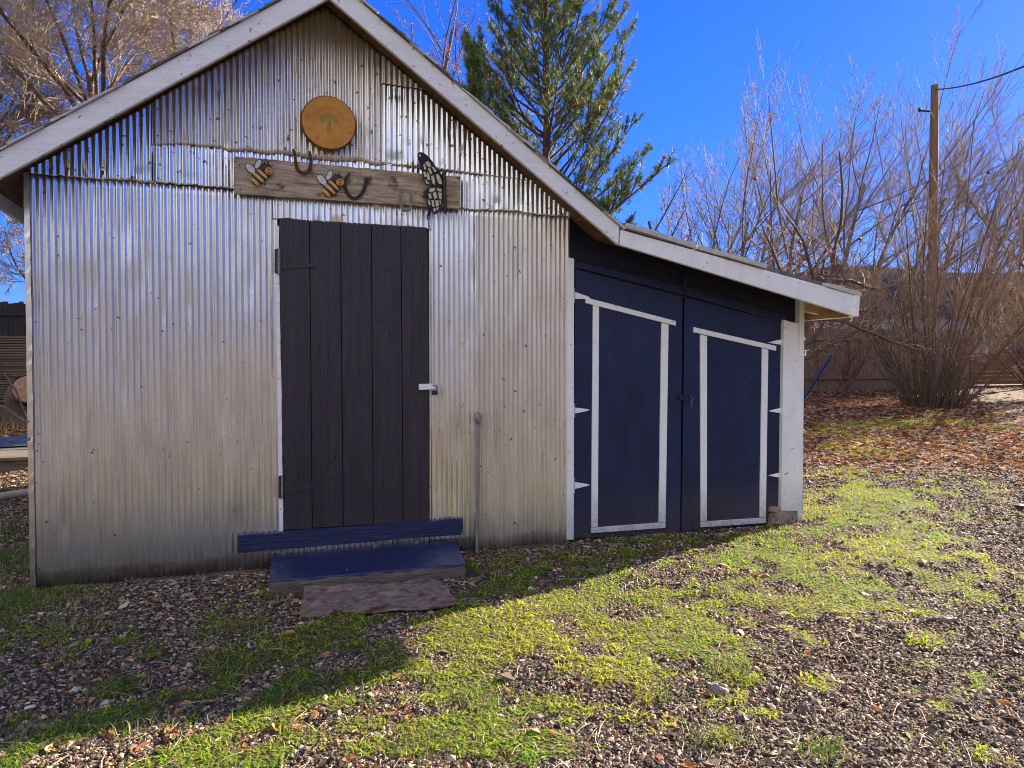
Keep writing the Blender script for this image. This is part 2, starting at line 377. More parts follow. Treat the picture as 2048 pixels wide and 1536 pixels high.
# the photograph's clear deep sky: compress the glare round the sun and near the horizon
ma = nt.nodes.new('ShaderNodeMath'); ma.operation = 'MULTIPLY_ADD'; ma.inputs[1].default_value = SKYK; ma.inputs[2].default_value = 1.0; nt.links.new(bw.outputs[0], ma.inputs[0])
dv = nt.nodes.new('ShaderNodeVectorMath'); dv.operation = 'DIVIDE'; nt.links.new(hs.outputs[0], dv.inputs[0]); nt.links.new(ma.outputs[0], dv.inputs[1])
tn = nt.nodes.new('ShaderNodeVectorMath'); tn.operation = 'MULTIPLY'; nt.links.new(dv.outputs[0], tn.inputs[0]); tn.inputs[1].default_value = SKYTINT
# fill glow added in the unseen sky behind the camera, lights the wall
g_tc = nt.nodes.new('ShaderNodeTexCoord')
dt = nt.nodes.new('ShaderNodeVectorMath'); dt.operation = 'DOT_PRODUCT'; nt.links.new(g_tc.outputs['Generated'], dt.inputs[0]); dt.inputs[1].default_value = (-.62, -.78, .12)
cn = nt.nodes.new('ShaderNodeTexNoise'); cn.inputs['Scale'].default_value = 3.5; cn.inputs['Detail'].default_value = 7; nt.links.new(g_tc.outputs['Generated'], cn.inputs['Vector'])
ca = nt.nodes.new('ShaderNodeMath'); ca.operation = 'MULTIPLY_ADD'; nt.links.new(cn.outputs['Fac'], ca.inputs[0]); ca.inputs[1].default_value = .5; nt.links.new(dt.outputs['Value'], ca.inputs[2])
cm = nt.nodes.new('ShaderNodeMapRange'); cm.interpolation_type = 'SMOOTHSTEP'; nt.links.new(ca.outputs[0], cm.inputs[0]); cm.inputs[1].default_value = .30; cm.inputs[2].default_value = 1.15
cx_ = nt.nodes.new('ShaderNodeMix'); cx_.data_type = 'RGBA'; nt.links.new(cm.outputs[0], cx_.inputs[0]); nt.links.new(tn.outputs[0], cx_.inputs[6]); cx_.inputs[7].default_value = SKYFILL
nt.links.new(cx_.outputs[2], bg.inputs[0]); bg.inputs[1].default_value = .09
sl = bpy.data.lights.new('sun', 'SUN'); sl.energy = 5.0; sl.angle = math.radians(.5); sl.color = (1, .86, .68)
so = bpy.data.objects.new('sun', sl); COL.objects.link(so); so.location = (10, 5, 12)
so.rotation_euler = Vector(SUNDIR).to_track_quat('Z', 'Y').to_euler()
cd = bpy.data.cameras.new('camera'); co = bpy.data.objects.new('camera', cd); COL.objects.link(co)
co.location = CAM; cd.sensor_width = 36; cd.lens = F/2048*36; cd.clip_end = 3000; cd.clip_start = .05
co.rotation_euler = Vector(-fwd).to_track_quat('Z', 'Y').to_euler()
S.camera = co
S.view_settings.view_transform = 'Standard'; S.view_settings.look = 'None'; S.view_settings.gamma = 1; S.view_settings.exposure = 2.1
S.cycles.max_bounces = 6; S.cycles.diffuse_bounces = 3; S.cycles.glossy_bounces = 3; S.cycles.transmission_bounces = 2
S.cycles.use_denoising = True; S.cycles.pixel_filter_type = 'BLACKMAN_HARRIS'; S.cycles.filter_width = 1.0

# ================================================================== the shed
def onz(px, py, z):
    r = ray(px, py); t = (z-CAMZ)/r[2]; return CAM+r*t
RO = .33                                     # the rake boards hang this far before the wall
pL, pA, pB, pE = fac(-60, 335, RO), fac(659, -51.6, RO), fac(1240, 453.6, RO), fac(1716, 592, RO)
RX = np.array([pL[0], pA[0], pB[0], pE[0]]); RZ = np.array([pL[2], pA[2], pB[2], pE[2]])
def roofz(x): return np.interp(x, RX, RZ)
YB = D+4.6
shed = empty('garden_shed', (fac(600, 1150)[0], D, 0), 'small gabled shed clad in corrugated metal with a navy lean-to on its right side', 'shed')
XL = fac(61, 770)[0]; XJ = fac(1139, 770)[0]; XR = fac(1603, 800)[0]
print('shed X', XL, XJ, XR, 'roof', RX, RZ)

PITCH_C = .036
def sheet(name, X0, X1, zb, zt, off, m, amp=.0056, label=None, ragged=0.0, seed=0):
    nx = int((X1-X0)/PITCH_C*9)+1; nz = 26
    xs = np.linspace(X0, X1, nx); b = np.array([zb(x) for x in xs]); t = np.array([zt(x) for x in xs])
    if ragged: b = b + (vnoise(xs*9, xs*0+seed, 4)-.5)*ragged + (vnoise(xs*31, xs*0+seed, 5)-.5)*ragged*.6
    u = np.linspace(0, 1, nz)[:, None]
    Z = b[None]*(1-u)+t[None]*u; X = np.repeat(xs[None], nz, 0)
    X = X + (vnoise(X*3, Z*1.7, seed+9)-.5)*.004
    dent = (vnoise(X*22, Z*9, seed+3)**6)*.012
    Y = D-off-amp*np.sin(2*math.pi*X/PITCH_C)+(vnoise(X*2.5, Z*2.0, seed)-.5)*.010+dent
    V = np.stack([X, Y, Z], -1).reshape(-1, 3)
    i = np.arange(nz-1)[:, None]*nx+np.arange(nx-1)[None]
    f = np.stack([i, i+1, i+nx+1, i+nx], -1).reshape(-1, 4)
    o = npmesh(name, V, f, np.full(len(f), 4), M[m], shed, smooth=True)
    s = o.modifiers.new('gauge', 'SOLIDIFY'); s.thickness = .0012; s.offset = 1
    if label: o['label'] = label
    return o
def zline(pa, pb):
    a = fac(*pa); b = fac(*pb)
    return lambda x: a[2]+(b[2]-a[2])*(x-a[0])/(b[0]-a[0])
X = lambda px, py=600: fac(px, py)[0]
top = lambda x: roofz(x)-.045
lap = zline((47, 346), (1102, 431))
bot = zline((85, 1174), (1138, 1086))
dX0, dX1 = X(559, 750), X(858, 750)
plus = lambda f, d: (lambda x: f(x)+d)
sheet('siding_sheet', XL, dX0-.005, bot, plus(lap, .05), 0, 'galv', ragged=.010, seed=1)
sheet('siding_sheet', dX0-.004, dX1+.004, bot, zline((567, 1064), (860, 1049)), 0, 'galv', ragged=.010, seed=2)
sheet('siding_sheet', dX1+.003, X(955, 800), plus(bot, .02), plus(lap, .05), .003, 'galv', ragged=.02, seed=3)
sheet('siding_sheet', X(953, 800), XJ, bot, plus(lap, .05), 0, 'galv_dull', ragged=.03, seed=4)
sheet('siding_sheet', X(548), X(862), zline((556, 439), (856, 457)), plus(lap, .04), .006, 'galv', ragged=.012, seed=5)
sheet('siding_sheet', XL, X(309, 330), lap, top, .011, 'galv_band', ragged=.012, seed=6)
sheet('siding_sheet', X(307, 330), X(765, 330), lap, zline((305, 282), (765, 324)), .012, 'galv_band', ragged=.014, seed=7)
sheet('siding_sheet', X(304, 250), X(763, 250), zline((305, 287), (765, 331)), top, .018, 'galv_dull', ragged=.02, seed=8, label='dull brownish gable sheet')
sheet('siding_sheet', X(763, 380), XJ, lap, zline((762, 326), (905, 341)), .012, 'galv_band', ragged=.014, seed=10)
sheet('siding_sheet', X(762, 250), XJ, zline((762, 330), (905, 345)), lambda x: min(top(x), zline((760, 165), (859, 179))(x)), .018, 'galv_band', seed=11)
def topc(x): return max(top(x), zline((760, 169), (859, 183))(x)+.002)
sheet('siding_sheet', X(761, 150), X(905, 170), zline((760, 169), (859, 183)), topc, .024, 'galv_dull', seed=12)

# nail heads along the laps and studs
mb = MB(); r = np.random.default_rng(3)
def nail(x, z, off=.02):
    c = (x, D-off, z); mb.ball(c, (.0045, .0045, .0045), nu=6, nv=4)
for row, x0, x1, o_ in [((47, 335, 1102, 421), XL, XJ, .026), ((310, 277, 765, 320), X(310), X(763), .031), ((310, 220, 765, 250), X(310), X(763), .031), ((770, 200, 900, 214), X(770), X(900), .031),
                  ((85, 1140, 1138, 1060), XL, XJ, .013), ((85, 900, 1138, 850), XL, XJ, .013), ((85, 640, 1138, 640), XL, XJ, .013)]:
    f = zline(row[:2], row[2:]); x = x0+.03
    while x < x1:
        xx = x; z = f(xx)+r.normal(0, .012)
        if not (dX0-.03 < xx < dX1+.03 and z < lap(xx)-.1) and z < top(xx)-.04: nail(xx, z, o_-.004)
        x += PITCH_C*r.choice([6, 8, 11, 14])
for k in range(9): nail(XL+.012, .15+k*.22, .012)
mb.build('nail_heads', M['rust'], shed)

# solid wall behind the sheets with the door opening left closed by the door, and the other three walls
mb = MB()
def gablepoly(x0, x1, z0, y):
    xs = [x0]+[x for x in RX if x0 < x < x1]+[x1]
    return [(x0, y, z0), (x1, y, z0)]+[(x, y, roofz(x)-.042) for x in xs[::-1]]
mb.prism(gablepoly(XL+.01, XJ, -.05, D+.03), (0, .06, 0))
mb.prism(gablepoly(XL+.01, XR-.02, -.05, YB-.36), (0, .06, 0))
mb.box((XL+.012, D+.09, -.05), (XL+.07, YB-.36, roofz(XL)-.06))
mb.box((XR-.08, D+.09, .10), (XR-.022, YB-.36, roofz(XR)-.07))
mb.build('wall', M['greywood'], shed)
mb = MB(); k = 0; yy = D+.10                                     # left side: upright sheets, as the front
ys = np.arange(D+.02, YB-.3, PITCH_C/6); V = []; 
for z in (.06, roofz(XL)-.06):
    for y in ys: V.append((XL-.004-.008*math.sin(2*math.pi*y/PITCH_C), y, z))
n = len(ys); mb.add(V, [(i+1, i, n+i, n+i+1) for i in range(n-1)], 0, True)
mb.build('siding_sheet', M['galv'], shed)
# corner flashing at the left edge
mb = MB(); a0 = XL-.03
V = []; fs = []; nz = 60
for i in range(nz):
    z = bot(XL)-.005+(roofz(XL)-.05-bot(XL))*i/(nz-1)
    j = (r.random()-.5)*.006
    V += [(XL-.018+j*.4, D+.04, z), (XL-.014+j*.5, D-.017, z), (XL+.014+j, D-.016-abs(j), z)]
    if i: b = 3*(i-1); fs += [(b, b+3, b+4, b+1), (b+1, b+4, b+5, b+2)]
mb.add(V, fs); o = mb.build('corner_trim', M['galv'], shed)
# foundation sill under the sheets
mb = MB(); mb.slab([(85, 1169), (1140, 1080), (1140, 1112), (85, 1205)], -.006, .03)
mb.build('sill', M['greywood'], shed, bevel=.006)

# roof: deck, shingles, rake boards, eave boards
deck = MB()
for a, b in ((pL, pA), (pA, pB), (pB, pE)):
    deck.prism([(a[0], D-RO+.031, a[2]-.003), (b[0], D-RO+.031, b[2]-.003), (b[0], D-RO+.031, b[2]-.032), (a[0], D-RO+.031, a[2]-.032)], (0, YB-D+RO-.03, 0))
for yy in (D+.8, D+2.2, D+3.6):                                   # rafters under the deck
    for a, b in ((pL, pA), (pA, pB), (pB, pE)):
        deck.prism([(a[0]+.05, yy, a[2]-.034), (b[0]-.02, yy, b[2]-.034), (b[0]-.02, yy, b[2]-.12), (a[0]+.05, yy, a[2]-.12)], (0, .045, 0))
roof = deck.build('roof', M['soffit'], shed)
def shingles(e, t, light, rs):
    """e = eave end, t = top end of one slope"""
    rr = np.random.default_rng(rs); mb = MB()
    e = np.array(e); t = np.array(t); L = np.linalg.norm(t-e); u = (t-e)/L
    nrm = np.array([-u[2], 0, u[0]]); nrm = nrm if nrm[2] > 0 else -nrm
    s = -.02; first = True
    while s < L-.02:
        y = D-RO-.012; k = 0
        ln = min(.20 if not light else .27, L-s+.02); ex = rr.uniform(.10, .14) if not light else rr.uniform(.16, .34)
        ln = ln if not light else min(ex-.004, L-s+.02)
        lightrun = rr.random() < .6
        while y < YB:
            wd = rr.uniform(.10, .20); js = rr.normal(0, .006)
            y0 = y-(rr.uniform(-.004, .016) if k == 0 else 0)+(.035 if (light and k == 0 and not lightrun) else 0)
            th = rr.uniform(.011, .017)*(5.5 if light else .9)
            a = e+u*(s+js); b = e+u*(s+js+ln)
            lift = .012 if not light else .010
            P = [a+nrm*.002, b+nrm*.001, b+nrm*(.004), a+nrm*(lift+th*.4)] if not light else [a+nrm*.001, b+nrm*.001, b+nrm*(.022+th*.12), a+nrm*(.026+th*.12)]
            P = [np.array([p[0], y0, p[2]]) for p in P]
            mb.prism(P, (0, wd-.003, 0), m=(1 if (k == 0 and lightrun and (light or rr.random() < .5)) else 0))
            y += wd; k += 1
        s += ex
    return mb.build('shingles', [M['shingle'], M['shingle_light']], roof)
shingles(pL, pA, False, 1); shingles(pB, pA, False, 2); shingles(pE, pB, True, 3)
def board(name, pxs, off, th, m, parent=shed, bevel=.004, label=None):
    mb = MB(); mb.slab(pxs, off, th); o = mb.build(name, M[m], parent, bevel=bevel)
    if label: o['label'] = label
    return o
board('rake_board', [(-60, 335), (658.4, -51.2), (658.4, -4), (-60, 389)], RO, .03, 'rake')
board('rake_board', [(659.6, -51.2), (1239, 453), (1237, 490), (659.6, -3)], RO, .03, 'rake')
board('rake_board', [(1241.5, 459), (1709, 590), (1708, 632), (1240, 490)], RO, .03, 'white')
board('end_cap', [(1709.6, 589), (1720, 591), (1718, 633), (1708.6, 632.5)], RO+.008, .06, 'white')
mb = MB()
for p, hh in ((pL, .12), (pE, .166)):
    mb = MB(); mb.box((p[0]-.012, D-RO+.066, p[2]-hh), ((p[0]+.012), YB-.02, p[2]-.034)); mb.build('eave_board', M['white'], shed)
mb = MB(); mb.box((pE[0]-.034, D-RO+.034, pE[2]-.160), (pE[0]-.0135, YB-.03, pE[2]-.045)); mb.build('eave_board', M['soffit_warm'], shed)
board('lookout', [(1602, 594), (1651, 611), (1645, 625), (1640, 629), (1604, 621)], -.02, .045, 'soffit_tan')

# ---- charcoal plank door
door = MB()
tx = [558, 619, 681, 743, 802, 856]; ty = [436+(x-557)*19/299 for x in tx]
bx = [567, 625, 687, 747, 807, 860]; by = [1060-(x-567)*15/293 for x in bx]
rd = np.random.default_rng(5)
for i in range(5):
    o_ = .014+rd.uniform(-.0025, .0025)
    door.slab([(tx[i]+.5, ty[i]), (tx[i+1]-.9, ty[i+1]), (bx[i+1]-.9, by[i+1]+rd.uniform(-2, 1.5)), (bx[i]+.5, by[i]+rd.uniform(-2, 1.5))], o_, .022)
dr = door.build('door', M['door'], shed, bevel=.0025); dr['label'] = 'charcoal door of five upright planks'
def hinge(par, knuck, strap, off, m, label=None):
    mb = MB(); mb.slab(strap, off+.004, .004)
    (x0, y0), (x1, y1) = knuck
    a = fac((x0+x1)/2, y0, off+.006); b = fac((x0+x1)/2, y1, off+.006)
    wd = abs(fac(x1, y0)[0]-fac(x0, y0)[0])
    mb.tube([a, a*.67+b*.33], wd*.32, 8, m=1); mb.tube([a*.655+b*.345, a*.34+b*.66], wd*.34, 8, m=1); mb.tube([a*.33+b*.67, b], wd*.32, 8, m=1)
    mb.slab([(x0-4, y0+2), ((x0+x1)/2, y0+2), ((x0+x1)/2, y1-2), (x0-4, y1-2)], off+.003, .004)
    for k in (.25, .6): 
        c = np.array(strap[0])*(1-k)+np.array(strap[1])*k; c[1] = (strap[0][1]+strap[-1][1])/2
        p = fac(c[0], c[1], off+.006); mb.ball(p, (.004,)*3, nu=6, nv=4)
    o = mb.build('hinge', [M[m], M['paleiron'] if m == 'door' else M[m]], par)
    if label: o['label'] = label
hinge(dr, ((553, 496), (563, 548)), [(563, 514), (625, 527), (632, 531), (625, 534), (563, 538)], .019, 'door')
hinge(dr, ((561, 950), (568, 998)), [(569, 962), (632, 970), (640, 974), (632, 976), (569, 987)], .019, 'door')
mb = MB(); mb.slab([(838, 768), (873, 767), (874, 778), (838, 780)], .030, .010)
pts = [fac(866, 770, .034), fac(872, 772, .05), fac(874, 779, .045), fac(870, 786, .034), fac(867, 778, .034)]
mb.tube(pts, .0035, 6, m=1)
mb.slab([(864, 782), (875, 782), (875, 790), (864, 790)], .035, .012, m=1)
mb.build('latch', [M['trim'], M['iron']], dr)
mb = MB(); rc = np.random.default_rng(8)
for k in range(16):
    y0 = 452+k*38.2; y1 = y0+37.6; q = lambda: rc.uniform(-.7, .7)
    a = 549.5+(y0-452)*.0155; b = 549.5+(y1-452)*.0155
    mb.slab([(a+q(), y0), (a+8+q(), y0), (b+8+q(), y1+.3), (b+q(), y1+.3)], .010+rc.uniform(0, .002), .02)
mb.build('door_casing', M['trim'], shed)
# dark painted board nailed under the door
mb = MB(); xs_ = np.linspace(476, 923, 26)
up = [(x, 1071-(x-476)*.0762+rc.uniform(-1.2, 1.2)) for x in xs_]; dn = [(x, 1106-(x-475)*.083+rc.uniform(-.8, .8)) for x in xs_]
mb.slab(up+dn[::-1], .045, .035)
kb = mb.build('kick_board', M['plankpaint'], shed, bevel=.002); kb['label'] = 'navy horizontal board nailed under the door'
# upright pipe with cap on the corrugated wall
mb = MB(); a = fac(956, 838, .035); b = fac(954, 1096, .035); b[2] = max(b[2]-.03, -.02)
mb.tube([b, a*.5+b*.5+np.array([.003, 0, 0]), a], .0125, 10)
pipe = mb.build('pipe', M['zinc'], shed)
mb = MB(); c = fac(955.5, 836, .045)
mb.ball(c, (.022, .026, .046), nu=14, nv=10); mb.build('pipe_cap', M['zinc'], pipe)

# ---- lean-to front
mb = MB(); P = [fac(1140, 538, -.045), fac(1606, 660, -.045)]
xs = [XJ]+[x for x in RX if XJ < x < XR]+[XR-.005]
poly = [(P[0][0], D+.045, P[0][2]), (P[1][0], D+.045, P[1][2])]+[(x, D+.045, roofz(x)-.036) for x in xs[::-1]]
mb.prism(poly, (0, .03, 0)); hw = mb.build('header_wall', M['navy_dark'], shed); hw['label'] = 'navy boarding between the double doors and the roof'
board('header_strip', [(1149, 521), (1370, 572), (1571, 631), (1571, 646), (1369, 590), (1149, 534)], -.022, .022, 'navy', bevel=.002)
board('header_strip', [(1368, 541), (1374, 575), (1382, 587), (1370, 586), (1367, 575)], -.010, .012, 'navy', bevel=.001)
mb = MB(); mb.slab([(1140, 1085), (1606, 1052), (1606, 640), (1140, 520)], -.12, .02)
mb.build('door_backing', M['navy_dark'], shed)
def ddoor(poly, frame, hing, lab):
    mb = MB(); mb.slab(poly, -.030, .03); d = mb.build('double_door', M['navy'], shed, bevel=.003); d['label'] = lab
    for f in frame:
        m2 = MB(); m2.slab(f, -.016, .014); m2.build('door_trim', M['trim'], d, bevel=.0025)
    return d
dl = ddoor([(1151, 538), (1365.5, 593), (1360.5, 1065), (1146.5, 1078)],
      [[(1171.5, 594.5), (1352, 642), (1352, 651.5), (1171.5, 606)],
       [(1186.5, 610), (1198.5, 613.5), (1196, 1053), (1183, 1055)],
       [(1323.5, 645.5), (1337.5, 649), (1331.5, 1043.5), (1318, 1044.5)],
       [(1182.5, 1055.8), (1331.5, 1044.5), (1331, 1056), (1183, 1066.5)]], None, 'taller navy door, hinged beside the corrugated wall')
dr2 = ddoor([(1369.5, 594), (1568, 645), (1562, 1022), (1537, 1047), (1363.5, 1064)],
      [[(1387.5, 654), (1553, 692), (1552.5, 701.5), (1387.5, 664.5)],
       [(1401, 669), (1414.5, 672), (1414, 1042), (1402, 1043)],
       [(1525, 696.5), (1537, 699.5), (1532, 1034), (1520, 1035)],
       [(1401.5, 1043.8), (1532.5, 1035), (1532.5, 1046), (1402, 1055)]], None, 'lower navy door, hinged at the white corner board')
for y0, y1, ty_ in ((582, 600, 591), (813, 829, 820), (962, 980, 970)):
    hinge(dl, ((1144, y0-6), (1150, y1+6)), [(1150, y0+2), (1174, ty_-2 if y0 > 600 else 592), (1180, ty_+(0 if y0 > 600 else 4)), (1174, ty_+2 if y0 > 600 else 598), (1150, y1-2)], -.022, 'trim')
for yc in (684, 821, 950):
    mb = MB(); mb.slab([(1568, yc-6), (1568, yc+6), (1552, yc+4), (1537, yc+1), (1552, yc-3)], -.022, .006)
    mb.build('hinge', M['trim'], dr2)
mb = MB(); mb.slab([(1358, 789), (1380, 790), (1380, 800), (1358, 799)], -.020, .008)
ha = mb.build('hasp', M['navy_dark'], dr2)
mb = MB(); pts = []
for i, (x, y) in enumerate([(1382, 793), (1385, 797), (1384, 801), (1382, 805), (1384, 809), (1383, 815)]): 
    c = fac(x, y, .004); mb.tube([c+np.array([.005*math.cos(t), -.003*math.sin(t+i), .008*math.sin(t)]) for t in np.linspace(0, 2*math.pi, 9)], .0018, 5, cap=False)
mb.build('chain', M['paleiron'], ha)
board('jamb', [(1135, 514), (1148.5, 517), (1148, 1080), (1134, 1080)], .012, .05, 'white')
mb = MB(); mb.slab([(1568, 639), (1583, 644), (1597.5, 646), (1597.5, 1022), (1562.5, 1022)], .006, .045)
mb.build('corner_board', M['white'], shed, bevel=.003)
cX = fac(1598, 800, .012)[0]; cX2 = fac(1607.5, 800, .012)[0]
mb = MB(); mb.box((cX, D-.012, .01), (cX2, D+.09, roofz(cX)-.04)); mb.build('corner_trim', M['white'], shed, bevel=.003)
mb = MB(); mb.box((XR-.02, D+.09, .12), (XR+.002, YB-.36, roofz(XR)-.07)); mb.build('siding_panel', M['navy'], shed)
mb = MB()
def rock(mb, c, r, seed, m=0):
    rr = np.random.default_rng(seed); nu, nv = 12, 8; V = []
    for j in range(nv+1):
        ph = math.pi*j/nv
        for i in range(nu):
            th = 2*math.pi*i/nu
            q = np.array([math.sin(ph)*math.cos(th), math.sin(ph)*math.sin(th), math.cos(ph)])
            q = np.sign(q)*np.abs(q)**.55*(1+rr.uniform(-.05, .05)); V.append(np.array(c)+q*np.array(r))
    mb.add(V, [(j*nu+i, j*nu+(i+1) % nu, (j+1)*nu+(i+1) % nu, (j+1)*nu+i) for j in range(nv) for i in range(nu)], m, False)
a = fac(1537, 1022, -.01); b = fac(1591, 1068, -.01)
c = (a+b)/2; rock(mb, (c[0], D+.06, (a[2]+b[2])/2-.012), ((b[0]-a[0])/2*.98, .1, (a[2]-b[2])/2+.015), 4)
mb.build('footing', M['concrete'], shed)
mb = MB(); a = fac(1539, 1014, -.01); b = fac(1560, 1024, -.01); rock(mb, ((a[0]+b[0])/2, D+.03, (a[2]+b[2])/2), ((b[0]-a[0])/2, .05, (a[2]-b[2])/2), 6)
mb.build('footing', M['concrete'], shed)

# ================================================================== things at the front
zt = (fac(544, 1108, .02)[2]+fac(912, 1082, .02)[2])/2
q0, q1 = onz(544, 1108, zt), onz(912, 1082, zt); q2, q3 = onz(931, 1125, zt), onz(538, 1159, zt)
q0[1] = q1[1] = D-.03
print('step top', zt, q0, q1, q2, q3)
def warp(mb_pts): return mb_pts
mb = MB(); n = 30; rs = np.random.default_rng(2); V = []
for i in range(n+1):
    t = i/n; bk = q0*(1-t)+q1*t; fr = q3*(1-t)+q2*t
    for k in range(9):
        s = k/8; p = bk*(1-s)+fr*s; p = p.copy(); p[2] += rs.normal(0, .0012)-(.006 if k == 8 else 0); V.append(p)
    dn = fr.copy(); dn[1] -= .004; dn[2] = zt-.020+rs.normal(0, .004); V.append(dn)
    dn2 = dn.copy(); dn2[2] = zt-.045; dn2[1] += rs.normal(0, .003); V.append(dn2)
    dn3 = dn.copy(); dn3[2] = -.03; dn3[1] += .012; V.append(dn3)
K = 12; fs = []; ms = []
for i in range(n):
    for k in range(K-1): mb.add([V[i*K+k], V[i*K+k+1], V[(i+1)*K+k+1], V[(i+1)*K+k]], [(0, 1, 2, 3)], 0 if k < 9 else 1, False)
for i in (0, n):
    side = [V[i*K+k] for k in range(K)]; bt = V[i*K].copy(); bt[2] = -.03; side.append(bt)
    side = side if i else side[::-1]
    mb.add(side, [tuple(range(len(side)))][::1], 1, False)
st = mb.build('wooden_step', [M['plankpaint'], M['greywood']], org=(float((q2[0]+q3[0])/2), float(q3[1]), 0))
bm_o = st; tag(st, 'long timber step with navy painted top and bare weathered front edge under the plank door', 'step')
mb = MB(); 
for x, y in ((682, 1164), (683, 1151), (811, 1143), (811, 1153), (694, 1139), (926, 1134)):
    r_ = ray(x, y); p = CAM+r_*((q3[1]+(q2[1]-q3[1])*(x-538)/393)-.006)/r_[1]; mb.ball(p, (.004,)*3, nu=6, nv=4)
mb.build('nail_heads', M['paleiron'], st)
# crumpled rug
c4 = [onz(610, 1177, .05), onz(880, 1153, .05), onz(919, 1209, .035), onz(599, 1225, .035)]
nx, ny = 90, 34; V = []
for j in range(ny+1):
    for i in range(nx+1):
        u, v = i/nx, j/ny
        p = (c4[0]*(1-u)+c4[1]*u)*(1-v)+(c4[3]*(1-u)+c4[2]*u)*v
        e = .012*math.sin(u*17+v*3)+.010*(float(vnoise(u*7, v*5, 2))-.5)*2
        p = p+np.array([e*.4, e, 0])
        wv = .034*max(0, math.sin(v*11+u*2.2+1.2*float(vnoise(u*4, v*2, 5))))*(1-v*.4)+.03*float(fbm(u*9, v*4, 6))
        p[2] = float(H(p[0], p[1]))+.012+wv*(.55 if v > .9 or v < .05 else 1); V.append(p)
f = [(j*(nx+1)+i, (j+1)*(nx+1)+i, (j+1)*(nx+1)+i+1, j*(nx+1)+i+1) for j in range(ny) for i in range(nx)]
o = npmesh('door_mat', V, f, np.full(len(f), 4), M['rug'], org=tuple(c4[3]), smooth=True)
s = o.modifiers.new('pile', 'SOLIDIFY'); s.thickness = .012; s.offset = -1
tag(o, 'ragged crumpled brown grey mat lying on the ground before the step', 'mat')
# ================================================================== hung on the gable
sb = empty('weathered_board', fac(695, 364, .03), 'long weathered board with peeling paint nailed above the plank door', 'board')
mb = MB(); rb = np.random.default_rng(4)
xs_ = np.linspace(468.5, 921, 40)
up = [(x, 312+(x-468)*.0916+rb.uniform(-.9, .9)) for x in xs_]; dn = [(x, 387+(x-468)*.0670+rb.uniform(-.7, .7)) for x in xs_]
mb.slab(up+dn[::-1], .058, .026); mb.build('plank', M['signwood'], sb, bevel=.002)
mb = MB()
for x, y in ((479, 330), (481, 378), (700, 345), (735, 389), (910, 365), (912, 405), (640, 388)): mb.ball(fac(x, y, .060), (.0045,)*3, nu=6, nv=4)
mb.build('nail_heads', M['rust'], sb)
BO = .060
def flat_ellipse(mb, cx, cy, rx, ry, ang, off, th, m=0, n=20):
    pts = []
    for k in range(n):
        t = 2*math.pi*k/n; x = rx*math.cos(t); y = ry*math.sin(t)
        pts.append((cx+x*math.cos(ang)-y*math.sin(ang), cy+x*math.sin(ang)+y*math.cos(ang)))
    mb.slab(pts, off, th, m)
def bee(dx, dy, label, tilt):
    c = fac(517+dx, 357+dy, BO)
    e = empty('wooden_bee', c, label, 'bee ornament', 'painted wooden bees on the weathered board')
    z1 = lambda x, y: (440+x/3.938+dx, 160+y/3.938+dy)
    px = fac(517+dx, 357+dy, BO)[2]-fac(517+dx, 358+dy, BO)[2]           # metres per pixel here
    head = fac(*z1(362, 712), BO+.012); tail = fac(*z1(262, 815), BO+.010)
    ax0 = (tail-head)/np.linalg.norm(tail-head); ax1 = np.array([0, -1., 0]); ax2 = np.cross(ax0, ax1)
    mb = MB(); c = (head+tail)/2; L = np.linalg.norm(tail-head)/2
    mb.ball(c, (L*1.08, .012, 13.5*px), (ax0, ax1, ax2), nu=18, nv=22, mfun=lambda t: 1 if (t*5.0) % 1 > .52 or t > .93 else 0)
    mb.build('body', [M['bee_y'], M['bee_k']], e)
    mb = MB(); hc = fac(*z1(366, 700), BO+.016); mb.ball(hc, (11*px, .013, 10.5*px), nu=14, nv=10, m=1)
    fc = fac(*z1(385, 716), BO+.024); mb.ball(fc, (8.5*px, .009, 8*px), nu=14, nv=10, m=0)
    for x, y in ((378, 706), (395, 704)): mb.ball(fac(*z1(x, y), BO+.034), (1.1*px, .002, 1.5*px), nu=8, nv=6, m=1)
    p = [fac(*z1(x, y), BO+.0335) for x, y in ((376, 724), (384, 730), (395, 727))]; mb.tube(p, .5*px, 5, m=1)
    mb.build('head', [M['bee_face'], M['bee_k']], e)
    mb = MB()
    for a, b in (((352, 690), (350, 655)), ((370, 684), (378, 650))):
        mb.tube([fac(*z1(*a), BO+.014), fac(*z1(*b), BO+.016)], .0013, 5); mb.ball(fac(*z1(*b), BO+.016), (2.1*px,)*3, nu=8, nv=6)
    mb.build('antennae', M['bee_k'], e)
    for cx, cy, rx, ry, an in ((240, 697, 52, 30, math.radians(48)), (300, 662, 44, 24, math.radians(-62))):
        mb = MB(); q = z1(cx, cy)
        flat_ellipse(mb, q[0], q[1], rx/3.938, ry/3.938, an, BO+.006, .005, 1)
        flat_ellipse(mb, q[0], q[1], rx/3.938-1.3, ry/3.938-1.3, an, BO+.0075, .003, 0)
        mb.build('wing', [M['bee_w'], M['bee_k']], e)
    mb = MB()
    for a, b in (((345, 775), (385, 768)), ((338, 800), (352, 822))):
        mb.tube([fac(*z1(*a), BO+.010), fac(*z1((a[0]+b[0])/2, (a[1]+b[1])/2-6), BO+.012), fac(*z1(*b), BO+.010)], .0026, 6); mb.ball(fac(*z1(*b), BO+.010), (.005,)*3, nu=8, nv=6)
    mb.build('leg', M['bee_k'], e)
bee(0, 0, 'striped wooden bee at the left end of the weathered board', 0)
bee(142.5, 22.5, 'striped wooden bee between the two dark horseshoes on the weathered board', 0)

